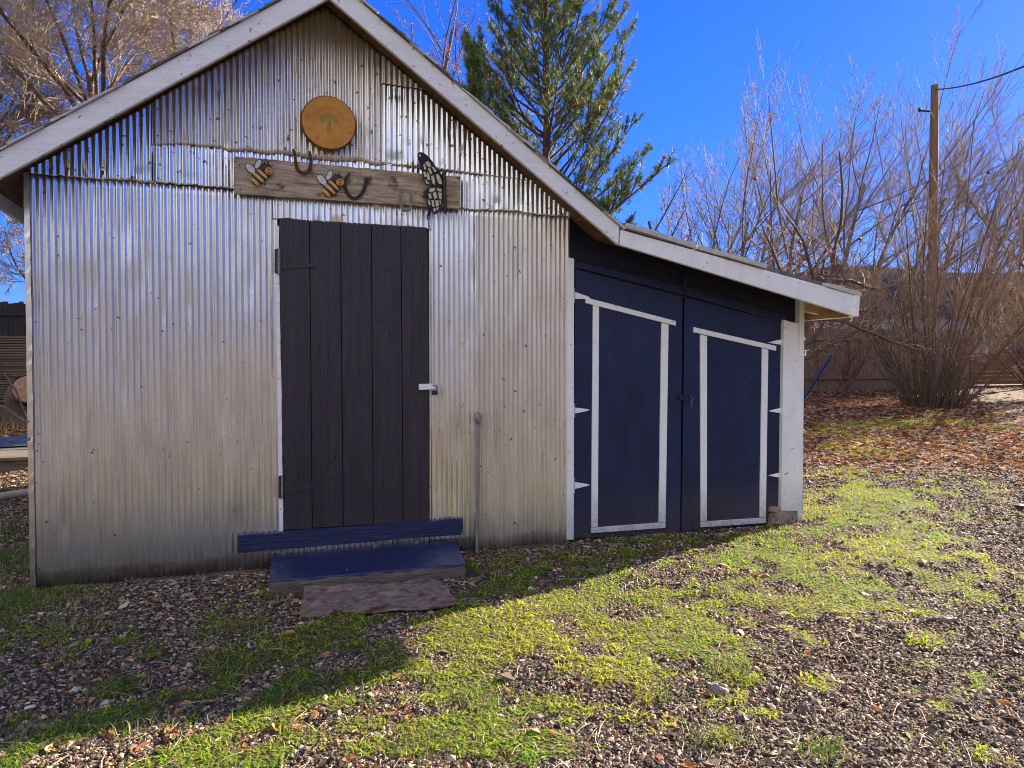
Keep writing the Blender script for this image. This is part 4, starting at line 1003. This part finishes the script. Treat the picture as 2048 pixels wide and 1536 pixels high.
# worn bare hump of grey earth
# ================================================================== trees and shrubs
TWIGS = []
def nrm(v): return v/(np.linalg.norm(v)+1e-9)
def perp(d, rr):
    v = rr.normal(size=3); v -= d*np.dot(v, d); return nrm(v)
def grow(pos, d, L, r, lvl, spec, out, rr, tips=None):
    s = spec[lvl]; n = s['n']; P = [pos]; R = [r]; p = pos.copy(); d = nrm(d)
    for i in range(n):
        d = nrm(d+rr.normal(size=3)*s['wob']+np.array(s['trop']))
        p = p+d*L/n; P.append(p); R.append(r*(1-(1-s['tap'])*(i+1)/n))
    out[min(lvl, len(out)-1)].append((np.array(P), np.array(R)))
    if lvl+1 < len(spec):
        k = s['kids']; k = int(k) + (1 if rr.random() < k % 1 else 0)
        for j in range(k):
            t = s['t0']+(1-s['t0'])*(j+rr.random())/k; t = min(t, .98); q = t*n; i = min(int(q), n-1); f = q-i
            cp = P[i]*(1-f)+P[i+1]*f; cd = nrm(P[i+1]-P[i]); a = math.radians(rr.normal(s['ang'], 8))
            nd = cd*math.cos(a)+perp(cd, rr)*math.sin(a)
            cl = L*s['ratio']*(1-s.get('fall', .5)*t)*rr.uniform(.7, 1.25)
            grow(cp, nd, cl, max((R[i]*(1-f)+R[i+1]*f)*s['rr'], .0016), lvl+1, spec, out, rr, tips)
    elif tips is not None: tips.append((P[-1], d))
def T(n, wob, trop, tap, kids=0, t0=.2, ang=35, ratio=.5, rr=.55, fall=.5):
    return dict(n=n, wob=wob, trop=trop, tap=tap, kids=kids, t0=t0, ang=ang, ratio=ratio, rr=rr, fall=fall)
def bare_tree(px, Z, height, r, spec, seed, label, cat, name, bark='bark', twig='twig', lean=(0, 0, 0), group=None, leaf=None, xy=None, minr=.004):
    global TWIGS
    rr = np.random.default_rng(seed); xy = atz(px, Z) if xy is None else xy; b = np.array([xy[0], xy[1], float(H(xy[0], xy[1]))-.05])
    e = empty(name, b, label, cat, group)
    out = [[], [], []]; tips = []
    grow(b, np.array([0, 0, 1.])+np.array(lean), height, r, 0, spec, out, rr, tips)
    if px > 1400: TWIGS += [P[1:] for o in out[1:] for P, R in o]
    out = [[(P, np.maximum(R, minr)) for P, R in o] for o in out]
    V1, F1 = tubes(out[0]+out[1], 6); npmesh('trunk', V1, F1, np.full(len(F1), 4), M[bark], e, smooth=True)
    V1, F1 = tubes(out[2], 3); npmesh('crown', V1, F1, np.full(len(F1), 4), M[twig], e, smooth=True)
    if leaf:
        n = min(leaf[0], len(tips)); idx = rr.choice(len(tips), n, replace=False)
        leafcloud('leaves', np.array([tips[i][0] for i in idx]), leaf[1], leaf[2], e, rr)
    print(name, 'polylines', sum(map(len, out)))
    return e, tips
def leafcloud(name, P, size, pal, e, rr):
    n = len(P); L = np.array([(-1, 0, 0), (0, -.5, .2), (1, 0, 0), (0, .5, .2)], float)*size
    Q = np.repeat(L[None], n, 0)+rr.normal(0, size*.2, (n, 4, 3)); Q = rot(Q, rr.uniform(0, 6.28, n), rr.uniform(-1.5, 1.5, n), rr)+P[:, None]
    f = np.arange(n*4).reshape(-1, 4); c = np.array(pal)[rr.choice(len(pal), n)]*rr.uniform(.7, 1.2, (n, 1)); c = np.repeat(c[:, None], 4, 1).reshape(-1, 3)
    npmesh(name, Q.reshape(-1, 3), f, np.full(n, 4), M['leafcol'], e, col=c)

# broad old tree over the left roof slope
spec = [T(8, .05, (0, 0, .02), .6, kids=8, t0=.55, ang=48, ratio=.62, rr=.55, fall=.3), T(7, .13, (0, 0, .05), .3, kids=10, t0=.12, ang=42, ratio=.52, rr=.42), T(6, .16, (0, 0, .03), .35, kids=10, t0=.1, ang=42, ratio=.58, rr=.5),
        T(5, .18, (0, 0, .03), .4, kids=8, t0=.1, ang=40, ratio=.55, rr=.5), T(4, .2, (0, 0, .02), .5)]
spec[0] = T(8, .05, (0, 0, .02), .35, kids=10, t0=.70, ang=46, ratio=.80, rr=.62, fall=.2)
bare_tree(225, 13.5, 6.5, .15, spec, 5, 'broad bare tree with tan sunlit twigs rising behind the left roof slope', 'tree', 'bare_tree', twig='twig', minr=.0052)
bare_tree(-60, 15.5, 6.0, .14, spec, 9, 'bare tree at the far left whose branches show beside the shed and under the eave', 'tree', 'bare_tree', twig='twig_dark', minr=.006)
bare_tree(440, 17, 6.9, .15, spec, 29, 'bare tree with dense fine twigs left of the gable peak', 'tree', 'bare_tree', twig='twig', minr=.006)
bare_tree(34, 20, 3.6, .12, spec, 19, 'low bare tree seen through the gap left of the shed wall', 'tree', 'bare_tree', bark='pinebark', lean=(.25, 0, 0), twig='twig_dark', minr=.007)
# slender tree with pinkish leaves beyond the right roof slope
spec2 = [T(8, .04, (0, 0, .03), .5, kids=10, t0=.35, ang=32, ratio=.5, rr=.5), T(6, .08, (0, 0, .10), .4, kids=6, t0=.2, ang=30, ratio=.5, rr=.5), T(5, .1, (0, 0, .1), .4, kids=4, t0=.2, ang=32, ratio=.5, rr=.5), T(3, .1, (0, 0, .05), .5)]
PINK = [(.42, .22, .18), (.50, .22, .08), (.40, .28, .26), (.34, .14, .08)]
bare_tree(830, 22, 10.6, .10, spec2, 3, 'slim tree with sparse pinkish orange leaves showing above the right roof slope', 'tree', 'leafy_tree', twig='twig_red', leaf=(900, .05, PINK), minr=.006)
bare_tree(905, 21, 8.6, .09, spec2, 4, 'short tree with pink leaf tips between the slim tree and the pine', 'tree', 'leafy_tree', twig='twig_red', leaf=(700, .05, PINK), minr=.006)

# ---- pines
def pine(px, Z, height, seed, label, prof, nt_=30, nl=.17):
    rr = np.random.default_rng(seed); xy = atz(px, Z); b = np.array([xy[0], xy[1], float(H(*xy))-.05])
    e = empty('pine_tree', b, label, 'pine tree')
    n = 14; P = [b+np.array([.02*math.sin(i*1.1), .02*math.cos(i), height*i/n]) for i in range(n+1)]; R = [max(.02, .13*(height/14)*(1-i/n)**.8) for i in range(n+1)]
    V1, F1 = tubes([(np.array(P), np.array(R))], 10); npmesh('trunk', V1, F1, np.full(len(F1), 4), M['pinebark'], e, smooth=True)
    limbs = []; tufts = []
    z = height*.12; az = 0
    while z < height-.25:
        t = z/height; k = rr.integers(3, 6); az += 1.0
        rad = prof(z)
        for j in range(k):
            a = az+2*math.pi*j/k+rr.normal(0, .25); el = math.radians(22+34*t+rr.normal(0, 7)); L = rad*rr.uniform(.8, 1.1)
            d = np.array([math.cos(a)*math.cos(el), math.sin(a)*math.cos(el), math.sin(el)])
            p = np.array([b[0], b[1], b[2]+z+rr.normal(0, .08)]); Q = [p]; r0 = .010+.009*L; Rr = [r0]; m_ = 7
            for i in range(m_):
                d = nrm(d+np.array([0, 0, .085])+rr.normal(size=3)*.05); p = p+d*L/m_; Q.append(p); Rr.append(r0*(1-.8*(i+1)/m_))
            limbs.append((np.array(Q), np.array(Rr))); tufts.append((Q[-1], d))
            ns = int(3+L*5.0)
            for s in range(ns):
                u = .28+.70*(s+rr.random())/ns; q = u*m_; i = min(int(q), m_-1); cp = Q[i]*(1-(q-i))+Q[i+1]*(q-i); cd = nrm(Q[i+1]-Q[i])
                side = nrm(np.cross(cd, (0, 0, 1)))*rr.choice([-1, 1]); sd = nrm(cd*.75+side*rr.uniform(.4, .9)+np.array([0, 0, rr.uniform(0, .35)]))
                sl2 = L*.34*(1.15-u)*rr.uniform(.6, 1.3)+.12; S_ = [cp]; pp = cp; 
                for w_ in range(4): sd = nrm(sd+np.array([0, 0, .12])+rr.normal(size=3)*.06); pp = pp+sd*sl2/4; S_.append(pp)
                limbs.append((np.array(S_), np.linspace(.010, .005, 5))); tufts.append((pp, sd))
                for q_ in range(2 if rr.random() < .6 else 1): tufts.append((S_[2]+rr.normal(0, .02, 3), nrm(sd+rr.normal(size=3)*.5)))
        z += rr.uniform(.26, .38)
    V1, F1 = tubes([l for l in limbs if len(l[0]) == 8]+[l for l in limbs if len(l[0]) == 5], 4); npmesh('limbs', V1, F1, np.full(len(F1), 4), M['pinebark'], e, smooth=True)
    C = np.array([t[0] for t in tufts]); Dd = np.array([t[1] for t in tufts]); m_ = len(C)
    d = Dd[:, None]*.55+rr.normal(size=(m_, nt_, 3))*.55+np.array([0, 0, .12]); d /= np.linalg.norm(d, axis=2, keepdims=True)
    base = C[:, None]-Dd[:, None]*rr.uniform(0, .16, (m_, nt_, 1)); ln = nl*rr.uniform(.6, 1.1, (m_, nt_, 1))
    w_ = np.cross(d, rr.normal(size=(m_, nt_, 3))); w_ /= np.linalg.norm(w_, axis=2, keepdims=True); w_ *= .0065
    V_ = np.stack([base-w_, base+w_, base+d*ln+np.array([0, 0, -.01])], 2).reshape(-1, 3)
    f_ = np.arange(len(V_)).reshape(-1, 3)
    pal = np.array([(.07, .14, .05), (.12, .19, .055), (.20, .25, .06), (.30, .29, .08), (.045, .09, .045)]); c = pal[rr.choice(5, m_, p=[.25, .3, .2, .13, .12])]*rr.uniform(.8, 1.2, (m_, 1))
    c = np.repeat(c[:, None], nt_*3, 1).reshape(-1, 3)*1.0
    npmesh('needles', V_, f_, np.full(len(f_), 3), M['needle'], e, col=c); print('pine tufts', m_)
pine(1092, 18, 14.6, 5, 'tall young pine with upswept limbs and open needle tufts behind the right roof slope', lambda z: float(np.interp(z, [0, 2, 5.5, 7.3, 9.2, 10.5, 14.6], [2.6, 3.3, 3.5, 2.9, 2.05, 1.55, .2])))
pine(948, 16.5, 8.4, 8, 'small pine leader poking up just left of the tall pine', lambda z: float(np.interp(z, [0, 6, 8.4], [1.3, .7, .12])), nt_=30, nl=.17)

# ---- upright bare trees beyond the lean-to
up = [T(7, .05, (.04, 0, .03), .5, kids=11, t0=.08, ang=40, ratio=1.05, rr=.55, fall=.45), T(7, .05, (.045, 0, .065), .3, kids=12, t0=.10, ang=27, ratio=.52, rr=.45), T(5, .07, (.03, 0, .08), .35, kids=8, t0=.15, ang=30, ratio=.42, rr=.5), T(3, .08, (.01, 0, .05), .5)]
G = 'bare upright trees in a row beyond the lean-to'
for px, Z, h_, s_, lab, tw, lean in [(1440, 27, 6.3, 1, 'bare tree with fine grey twigs just right of the pine', 'twig_dark', (.05, 0, 0)), (1560, 26, 7.0, 2, 'bare upright tree rising above the middle of the lean-to roof', 'twig_dark', (.08, 0, 0)),
                              (1640, 25, 7.7, 3, 'tallest bare tree, its branches sweeping right above the end of the lean-to roof', 'twig_dark', (.22, 0, 0)), (1760, 26, 7.2, 4, 'bare tree directly left of the utility pole', 'twig_dark', (.2, 0, 0)),
                              (1375, 29, 6.8, 12, 'bare tree whose pale twigs show between the pine and the reddish tree', 'twig_dark', (.1, 0, 0)), (1700, 29, 8.4, 13, 'farther bare tree behind the end of the lean-to roof', 'twig_dark', (.15, 0, 0)),
 (2010, 30, 8.2, 14, 'farther bare tree behind the right half of the big shrub', 'twig_dark', (.05, 0, 0)), (1850, 30, 8.0, 5, 'bare tree straight behind the utility pole', 'twig_dark', (.15, 0, 0)), (1500, 31, 7.8, 8, 'farther bare tree behind the middle of the lean-to roof', 'twig_dark', (.1, 0, 0)),
 (1930, 27, 6.6, 6, 'bare tree right of the utility pole', 'twig_dark', (.1, 0, 0)), (2090, 24, 6.6, 7, 'bare tree at the right edge of the yard', 'twig_bush', (.02, 0, 0))]:
    bare_tree(px, Z, h_, .10, up, 20+s_, lab, 'tree', 'bare_tree', twig=tw, bark='bark', lean=lean, group=G, minr=.0070)
redsp = [T(6, .05, (0, 0, .03), .5, kids=9, t0=.15, ang=38, ratio=.6, rr=.55), T(6, .1, (0, 0, .07), .35, kids=8, t0=.15, ang=34, ratio=.48, rr=.5), T(4, .12, (0, 0, .06), .35, kids=7, t0=.1, ang=34, ratio=.45, rr=.5), T(3, .1, (0, 0, .03), .5)]
bare_tree(1335, 24, 5.6, .10, redsp, 31, 'reddish twigged bare tree half hidden behind the pine', 'tree', 'bare_tree', twig='twig_red', minr=.006)
# apple tree with tangled drooping branches
asp = [T(5, .07, (.10, -.03, .02), .6, kids=9, t0=.3, ang=58, ratio=.85, rr=.55, fall=.3), T(7, .14, (.02, 0, -.01), .35, kids=9, t0=.15, ang=45, ratio=.5, rr=.5), T(5, .2, (0, 0, -.02), .35, kids=7, t0=.1, ang=48, ratio=.45, rr=.5), T(4, .22, (0, 0, -.03), .5)]
e_, tips = bare_tree(1540, 14.5, 3.3, .12, asp, 42, 'low tangled apple tree behind the end of the lean-to, with red apples', 'apple tree', 'apple_tree', twig='twig_bush', minr=.0045)

# ---- many-stemmed shrubs
def shrub(px, Z, nst, hmin, hmax, rbase, spread, seed, label, lean=(0, 0), minr=.0045, twig='twig_bush', clump=0):
    rr = np.random.default_rng(seed); xy = atz(px, Z); b = np.array([xy[0], xy[1], float(H(*xy))-.04]); e = empty('bare_shrub', b, label, 'shrub')
    sp = [T(9, .035, (0, 0, .0), .25, kids=7, t0=.25, ang=30, ratio=.42, rr=.45, fall=.45), T(5, .08, (0, 0, .05), .4, kids=5, t0=.15, ang=34, ratio=.45, rr=.6), T(3, .1, (0, 0, .03), .5, kids=1.4, ratio=.5), T(3, .1, (0, 0, .03), .5)]
    o1 = []; o2 = []
    for k in range(nst):
        a = rr.uniform(0, 6.28); q = math.sqrt(rr.random()); p = b+np.array([math.cos(a), math.sin(a), 0])*rbase*q
        out = [q*spread*math.cos(a)+lean[0], q*spread*math.sin(a)+lean[1], 1]; h_ = rr.uniform(hmin, hmax)*(1.05-.35*q)
        s2 = [dict(s) for s in sp]; s2[0]['trop'] = (.012*math.cos(a)+.01*lean[0], .012*math.sin(a), .0 if q > .6 else .02)
        o = [[], [], []]; grow(p, np.array(out), h_, rr.uniform(.011, .028), 0, s2, o, rr)
        o1 += o[0]; o2 += o[1]+o[2]
    for k in range(clump):                                              # short dead shoots round the foot
        a = rr.uniform(0, 6.28); q = math.sqrt(rr.random()); p = b+np.array([math.cos(a), math.sin(a), 0])*rbase*1.15*q
        o = [[], [], []]; grow(p, np.array([math.cos(a)*.35*q, math.sin(a)*.35*q, 1]), rr.uniform(.4, 1.4), .013, 0, [T(4, .08, (0, 0, .02), .4)], o, rr); o1 += [(np.interp(np.linspace(0, 4, 10)[:, None]+np.zeros((10, 3)), range(5), range(5))*0+np.stack([np.interp(np.linspace(0, 4, 10), range(5), P[:, c]) for c in range(3)], -1), np.interp(np.linspace(0, 4, 10), range(5), R)) for P, R in o[0]]
    V1, F1 = tubes([(P, np.maximum(R, .007)) for P, R in o1], 5); npmesh('stems', V1, F1, np.full(len(F1), 4), M['bark'], e, smooth=True)
    V1, F1 = tubes([(P, np.maximum(R, minr)) for P, R in o2], 3); npmesh('crown', V1, F1, np.full(len(F1), 4), M[twig], e, smooth=True)
    print('shrub', len(o1), len(o2)); return e
shrub(1868, 16.4, 58, 3.2, 6.8, .55, .80, 51, 'big many-stemmed bare shrub fanning up from a dense base on the leaf-strewn lawn', lean=(.22, 0), clump=130)
shrub(2130, 18, 46, 2.6, 5.6, .6, .75, 52, 'many-stemmed bare shrub reaching in at the right edge', minr=.005, clump=40)
shrub(1640, 19.6, 9, 1.2, 2.4, .9, .95, 53, 'low brown thicket in front of the plank fence', minr=.005, twig='twig_red')
# ================================================================== fences, pole, house, hills
def gz(x, y): return float(H(x, y))
def plankfence(name, A, B, h, m, label, group=None, pw=.14, horiz=False, rails=True, seed=1):
    rr = np.random.default_rng(seed); A = np.array(A, float); B = np.array(B, float); L = np.linalg.norm(B-A); u = (B-A)/L; nn = np.array([-u[1], u[0]])
    e = empty(name, (A[0], A[1], gz(*A)), label, 'fence', group)
    def bx(mb, s0, s1, z0, z1, t0, t1, zz=None):
        P = [A+u*s0+nn*t0, A+u*s1+nn*t0, A+u*s1+nn*t1, A+u*s0+nn*t1]; zb = [gz(*(A+u*s0)), gz(*(A+u*s1))]
        q = [zb[0], zb[1], zb[1], zb[0]]
        mb.add([(p[0], p[1], c+z0) for p, c in zip(P, q)]+[(p[0], p[1], c+z1) for p, c in zip(P, q)], [(0, 3, 2, 1), (4, 5, 6, 7), (0, 1, 5, 4), (1, 2, 6, 5), (2, 3, 7, 6), (3, 0, 4, 7)])
    mb = MB()
    if horiz:
        z = .03
        while z < h-.05: bx(mb, 0, L, z, z+.142, rr.uniform(0, .004), .026); z += .145
    else:
        s = 0
        while s < L: bx(mb, s, s+pw-.008, -.02+rr.uniform(0, .03), h+rr.uniform(-.03, .03), 0+rr.uniform(0, .008), .024); s += pw
    mb.build('boards', M[m], e)
    if rails and not horiz:
        for z in (.35, h-.35): mb = MB(); bx(mb, 0, L, z, z+.09, -.045, -.002); mb.build('rail', M[m], e)
    s = 0
    while s < L+.1: mb = MB(); bx(mb, s-.045, s+.045, -.05, h+.03, -.14 if not horiz else -.11, -.05 if not horiz else -.02); mb.build('post', M[m], e); s += 2.4
    return e
f1 = atz(1400, 20.5); f2 = atz(1935, 22.5)
plankfence('plank_fence', f1, f2, 1.85, 'fence', 'brown upright plank fence behind the big shrub', seed=3)
f3 = atz(1938, 24); f4 = atz(2500, 27)
plankfence('board_fence', f3, f4, 1.02, 'fence_brown', 'low brown fence of horizontal boards at the far right', horiz=True, seed=4)
f5 = atz(-260, 19); f6 = atz(300, 19)
plankfence('dark_fence', f5, f6, 2.5, 'fence_dark', 'dark plank fence seen through the gap left of the shed', seed=5)

# utility pole
pb = atz(1862, 22); b0 = np.array([pb[0], pb[1], gz(*pb)]); ph = CAMZ+(733-176)/F*22*1.0-b0[2]
up_ = empty('utility_pole', b0, 'wooden utility pole standing behind the big shrub, a cable leaving to the right', 'utility pole')
mb = MB(); mb.tube([b0+(0, 0, -.3), b0+(0, 0, ph*.5), b0+(0, 0, ph)], [.15, .13, .108], 12); mb.build('shaft', M['pole'], up_)
mb = MB(); q = b0+np.array([0, 0, ph*.915]); mb.tube([q, q-np.append(rgt[:2]*.42, -.02)], .025, 6); mb.ball(q-np.append(rgt[:2]*.45, -.05), (.05, .05, .07), nu=8, nv=6); mb.build('bracket', M['iron'], up_)
def cat(a, b, sag, n=24): return [a*(1-t)+b*t-np.array([0, 0, sag*4*t*(1-t)]) for t in np.linspace(0, 1, n)]
r_ = ray(2048, 120); e1 = CAM+r_*12.5; a1 = b0+np.array([0, 0, ph-.12]); r2 = ray(2400, -60); e2 = CAM+r2*9
mb = MB(); mb.tube([*cat(a1, e2, .35, 30)], .020, 6); tag(mb.build('service_cable', M['black'], org=tuple(a1)), 'black overhead cable running from the pole top to the upper right', 'cable')
g_ = gp(1606, 800); far = CAM+ray(2032, 132)*14.0; dirr = far-g_; ee = g_+dirr*1.7
gw = empty('guy_wire', g_, 'thin guy wire slanting up to the right from the lawn, blue guard at its foot', 'guy wire')
mb = MB(); mb.tube([g_, ee], .006, 5); mb.build('wire', M['zinc'], gw)
mb = MB(); mb.tube([g_+dirr*.0, g_+dirr*.165], .030, 8); mb.build('guard', M['blueplastic'], gw)

# neighbour's house far beyond the fence
hc = atz(1770, 52); he = empty('neighbour_house', (hc[0], hc[1], gz(*hc)), 'pale house with a grey roof glimpsed beyond the fence through the shrubs', 'house')
u = rgt[:2]; v = fwd[:2]/np.linalg.norm(fwd[:2]); z0 = gz(*hc)
def hb(mb, s0, s1, t0, t1, za, zb): mb.prism([(*(hc+u*s+v*t), za) for s, t in ((s0, t0), (s1, t0), (s1, t1), (s0, t1))], (0, 0, zb-za))
mb = MB(); hb(mb, -6, 9, 0, 7, z0-1, z0+2.0); mb.build('wall', M['housewall'], he)
mb = MB()
for t0, t1, za, zb in ((-.5, 3.5, z0+1.95, z0+3.3), (7.5, 3.5, z0+1.95, z0+3.3)):
    mb.prism([(*(hc+u*-6.5+v*t0), za), (*(hc+u*9.5+v*t0), za), (*(hc+u*9.5+v*t1), zb), (*(hc+u*-6.5+v*t1), zb)], (0, 0, .12))
mb.build('roof', M['houseroof'], he)
for s in (-4, -.5, 4.2):
    mb = MB(); hb(mb, s, s+1.6, -.06, -.001, z0+.7, z0+1.7); wn = mb.build('window', M['white'], he); mb = MB(); hb(mb, s+.1, s+1.5, -.075, -.061, z0+.8, z0+1.6); mb.build('pane', M['glass'], wn)
# hills
n = 320; nr = 10; V = []
for j in range(nr+1):
    t = j/nr
    for i in range(n+1):
        a = -math.pi+2*math.pi*i/n; near_ = .5-.5*math.cos(a-YAW); rad = (330-190*near_)+170*t
        hgt = (40+34*float(fbm(math.cos(a)*4+3, math.sin(a)*4, 71, 4))+4*float(fbm(math.cos(a)*12, math.sin(a)*12, 72, 2)))*math.sin(t*math.pi/2)**.8*(.62+.38*float(fbm(math.cos(a)*5, math.sin(a)*5+t*2, 73, 2))*2)
        fl = .30+.70*float(sstep(-.1, .45, ((a-YAW+math.pi) % (2*math.pi))-math.pi)) if abs(((a-YAW+math.pi) % (2*math.pi))-math.pi) < 1.3 else 1.0
        hgt *= fl; V.append((math.sin(a)*rad, math.cos(a)*rad, hgt*.95-2))
f = [(j*(n+1)+i, j*(n+1)+i+1, (j+1)*(n+1)+i+1, (j+1)*(n+1)+i) for j in range(nr) for i in range(n)]
o = npmesh('hills', V, f, np.full(len(f), 4), M['hill'], smooth=True); tag(o, kind='structure')

# ---- left of the shed: stack of boards, log, platform, poles, dry grass
rr = np.random.default_rng(77)
sp_ = atz(20, 16.5); zs = gz(*sp_)
st_ = empty('board_stack', (sp_[0], sp_[1], zs), 'stack of old dark boards in front of the dark fence, left of the shed', 'lumber')
for k in range(26):
    for c_ in range(2):
        s0 = -1.7+rr.uniform(-.2, .2); s1 = 1.5+rr.uniform(-.4, .4); t0 = c_*.28+rr.uniform(-.03, .03); z_ = zs+.1+k*.058
        mb = MB(); mb.prism([(*(sp_+u*s+v*t), z_+rr.uniform(-.004, .004)) for s, t in ((s0, t0), (s1, t0), (s1, t0+.25), (s0, t0+.25))], (0, 0, .038)); mb.build('board', M['greywood'], st_)
lc = CAM+ray(56, 778)*12.6; lz = gz(lc[0], lc[1])
d = nrm(np.array([.35, -1.0, .16])); c0 = np.array([lc[0], lc[1], lc[2]])
lg = empty('cut_log', (c0[0], c0[1], lz), 'sawn log with a bright orange cut end facing the yard, left of the shed', 'log')
mb = MB(); mb.tube([c0-d*1.5, c0-d*.7, c0], [.25, .26, .245], 20, cap=False); mb.build('bark', M['bark'], lg)
mb = MB(); mb.tube([c0-d*.03, c0+d*.004], .228, 20); mb.build('cut_face', M['cutwood'], lg)
for k, (dx, lab) in enumerate(((-.24, 'dark log under the left side of the sawn log'), (.22, 'dark log under the right side of the sawn log'))):
    q_ = c0+np.array([dx, .1, -.42]); r_ = max(.18, (q_[2]-lz)/1.0*.9); q_[2] = lz+r_*.95
    mb = MB(); mb.tube([q_-d*1.4, q_-d*.6, q_], [r_, r_*1.03, r_], 18); tag(mb.build('old_log', M['bark'], org=(q_[0], q_[1], lz)), lab, 'log', 'logs under the sawn log')
# branches leaning by the log
for a, b_, rr_, lb in ((( -30, 800), (58, 850), .03, 'thin brown branch lying in front of the sawn log'), ((10, 745), (56, 840), .018, 'thin curved branch leaning on the sawn log')):
    A_ = CAM+ray(*a)*10.8; B_ = CAM+ray(*b_)*10.4; mid = (A_+B_)/2+np.array([0, 0, .06])
    mb = MB(); mb.tube([A_, mid, B_], [rr_, rr_*.8, rr_*.5], 6); tag(mb.build('branch', M['bark'], org=tuple(A_)), lb, 'branch')
# platform with tarp
p1 = gp(-160, 965); p2 = gp(66, 940); pz = max(p1[2], p2[2])
e = empty('plank_platform', (p2[0], p2[1], gz(*p2[:2])), 'low platform of grey planks left of the shed', 'platform')
for k in range(7):
    mb = MB(); t0 = k*.30; mb.prism([(p2[0]+.06-s, p2[1]+t0+t, pz+.12+rr.uniform(-.004, .004)) for s, t in ((0, 0), (2.2, 0), (2.2, .285), (0, .285))], (0, 0, .035)); mb.build('plank', M['greywood'], e)
mb = MB(); mb.box((p2[0]-2.1, p2[1]+.05, gz(p2[0], p2[1])-.05), (p2[0]+.02, p2[1]+.12, pz+.118)); mb.box((p2[0]-2.1, p2[1]+1.9, pz-.1), (p2[0]+.02, p2[1]+1.97, pz+.118)); mb.build('bearer', M['greywood'], e)
nx, ny = 60, 30; V = []
for j in range(ny+1):
    for i in range(nx+1):
        a, b_ = i/nx, j/ny; V.append((p2[0]+.05-a*2.0+.05*math.sin(b_*9), p2[1]+1.2+b_*.9+.06*math.sin(a*14), pz+.165+.16*float(fbm(a*8, b_*5, 81, 4))*math.sin(math.pi*min(max(b_, .02), .98))**.5))
f = [(j*(nx+1)+i, (j+1)*(nx+1)+i, (j+1)*(nx+1)+i+1, j*(nx+1)+i+1) for j in range(ny) for i in range(nx)]
o = npmesh('crumpled_tarp', V, f, np.full(len(f), 4), M['tarp'], org=(p2[0], p2[1]+1.2, pz+.16), smooth=True); s = o.modifiers.new('cloth', 'SOLIDIFY'); s.thickness = .004
tag(o, 'crumpled blue grey tarp heaped on the back of the plank platform', 'tarp')
A_ = gp(-120, 1040)+np.array([0, 0, .10]); B_ = gp(72, 1003)+np.array([0, 0, .10])
mb = MB(); mb.tube([A_, (A_+B_)/2+np.array([0, 0, .01]), B_], [.04, .038, .035], 9); tag(mb.build('wooden_pole', M['palewood'], org=tuple(B_)), 'pale peeled pole lying against the front of the plank platform', 'pole')
# dry golden grass behind the platform
n = 3500; c_ = gp(20, 850); x = c_[0]+rr.normal(-.3, .9, n); y = c_[1]+rr.normal(.2, .7, n); ok = (x < XL-.1); x, y = x[ok], y[ok]; n = len(x)
cols = np.array([.50, .36, .14])*rr.uniform(.6, 1.2, (n, 1)); blades('dry_grass', x, y, 0, rr.uniform(.10, .38, n), .004*rr.uniform(.7, 1.3, n), cols, rr, 'tall dry golden grass left of the shed', lean=.35)

# ---- apples still hanging, each from the nearest twig
TW = None
for px, py, Z, lab in [(1507, 361, 15.5, 'highest red apple, above the lean-to roof in the bare branches'), (1599, 482, 15.2, 'red apple just above the middle of the lean-to roof'), (1733, 474, 15, 'red apple between the lean-to and the utility pole'),
                   (1864, 461, 15, 'red apple in front of the utility pole'), (1974, 348, 15.8, 'red apple high at the right of the utility pole'), (1648, 499, 14.8, 'dark red apple close above the lean-to shingles'), (1633, 700, 14.5, 'small red apple low behind the white corner board'), (1645, 699, 14.6, 'second small red apple low behind the white corner board, further right')]:
    if TW is None:
        TW = np.concatenate(TWIGS); tv = TW-CAM; tz = tv@fwd; tpx = 1024+F*(tv@rgt)/tz; tpy = 768-F*(tv@upv)/tz
    j = np.argmin((tpx-px)**2+(tpy+5-py)**2+(tz-Z)**2*2.5); r0 = (.038 if py < 690 else .026)*tz[j]/15.5; hang = TW[j]; c = hang-np.array([0, 0, r0+.03])
    mb = MB(); nu, nv = 14, 10; V_ = []
    mb.ball(c, (r0*.95, r0, r0), nu=nu, nv=nv, ax=((0, 0, 1.), (1., 0, 0), (0, 1., 0))); ap = mb.build('apple', M['apple'], org=tuple(c))
    tag(ap, lab, 'apple', 'red apples left on the bare branches')
    mb = MB(); tp = hang; mb.tube([c+np.array([0, 0, r0*.8]), tp], .003, 5); mb.build('stalk', M['bark'], ap)
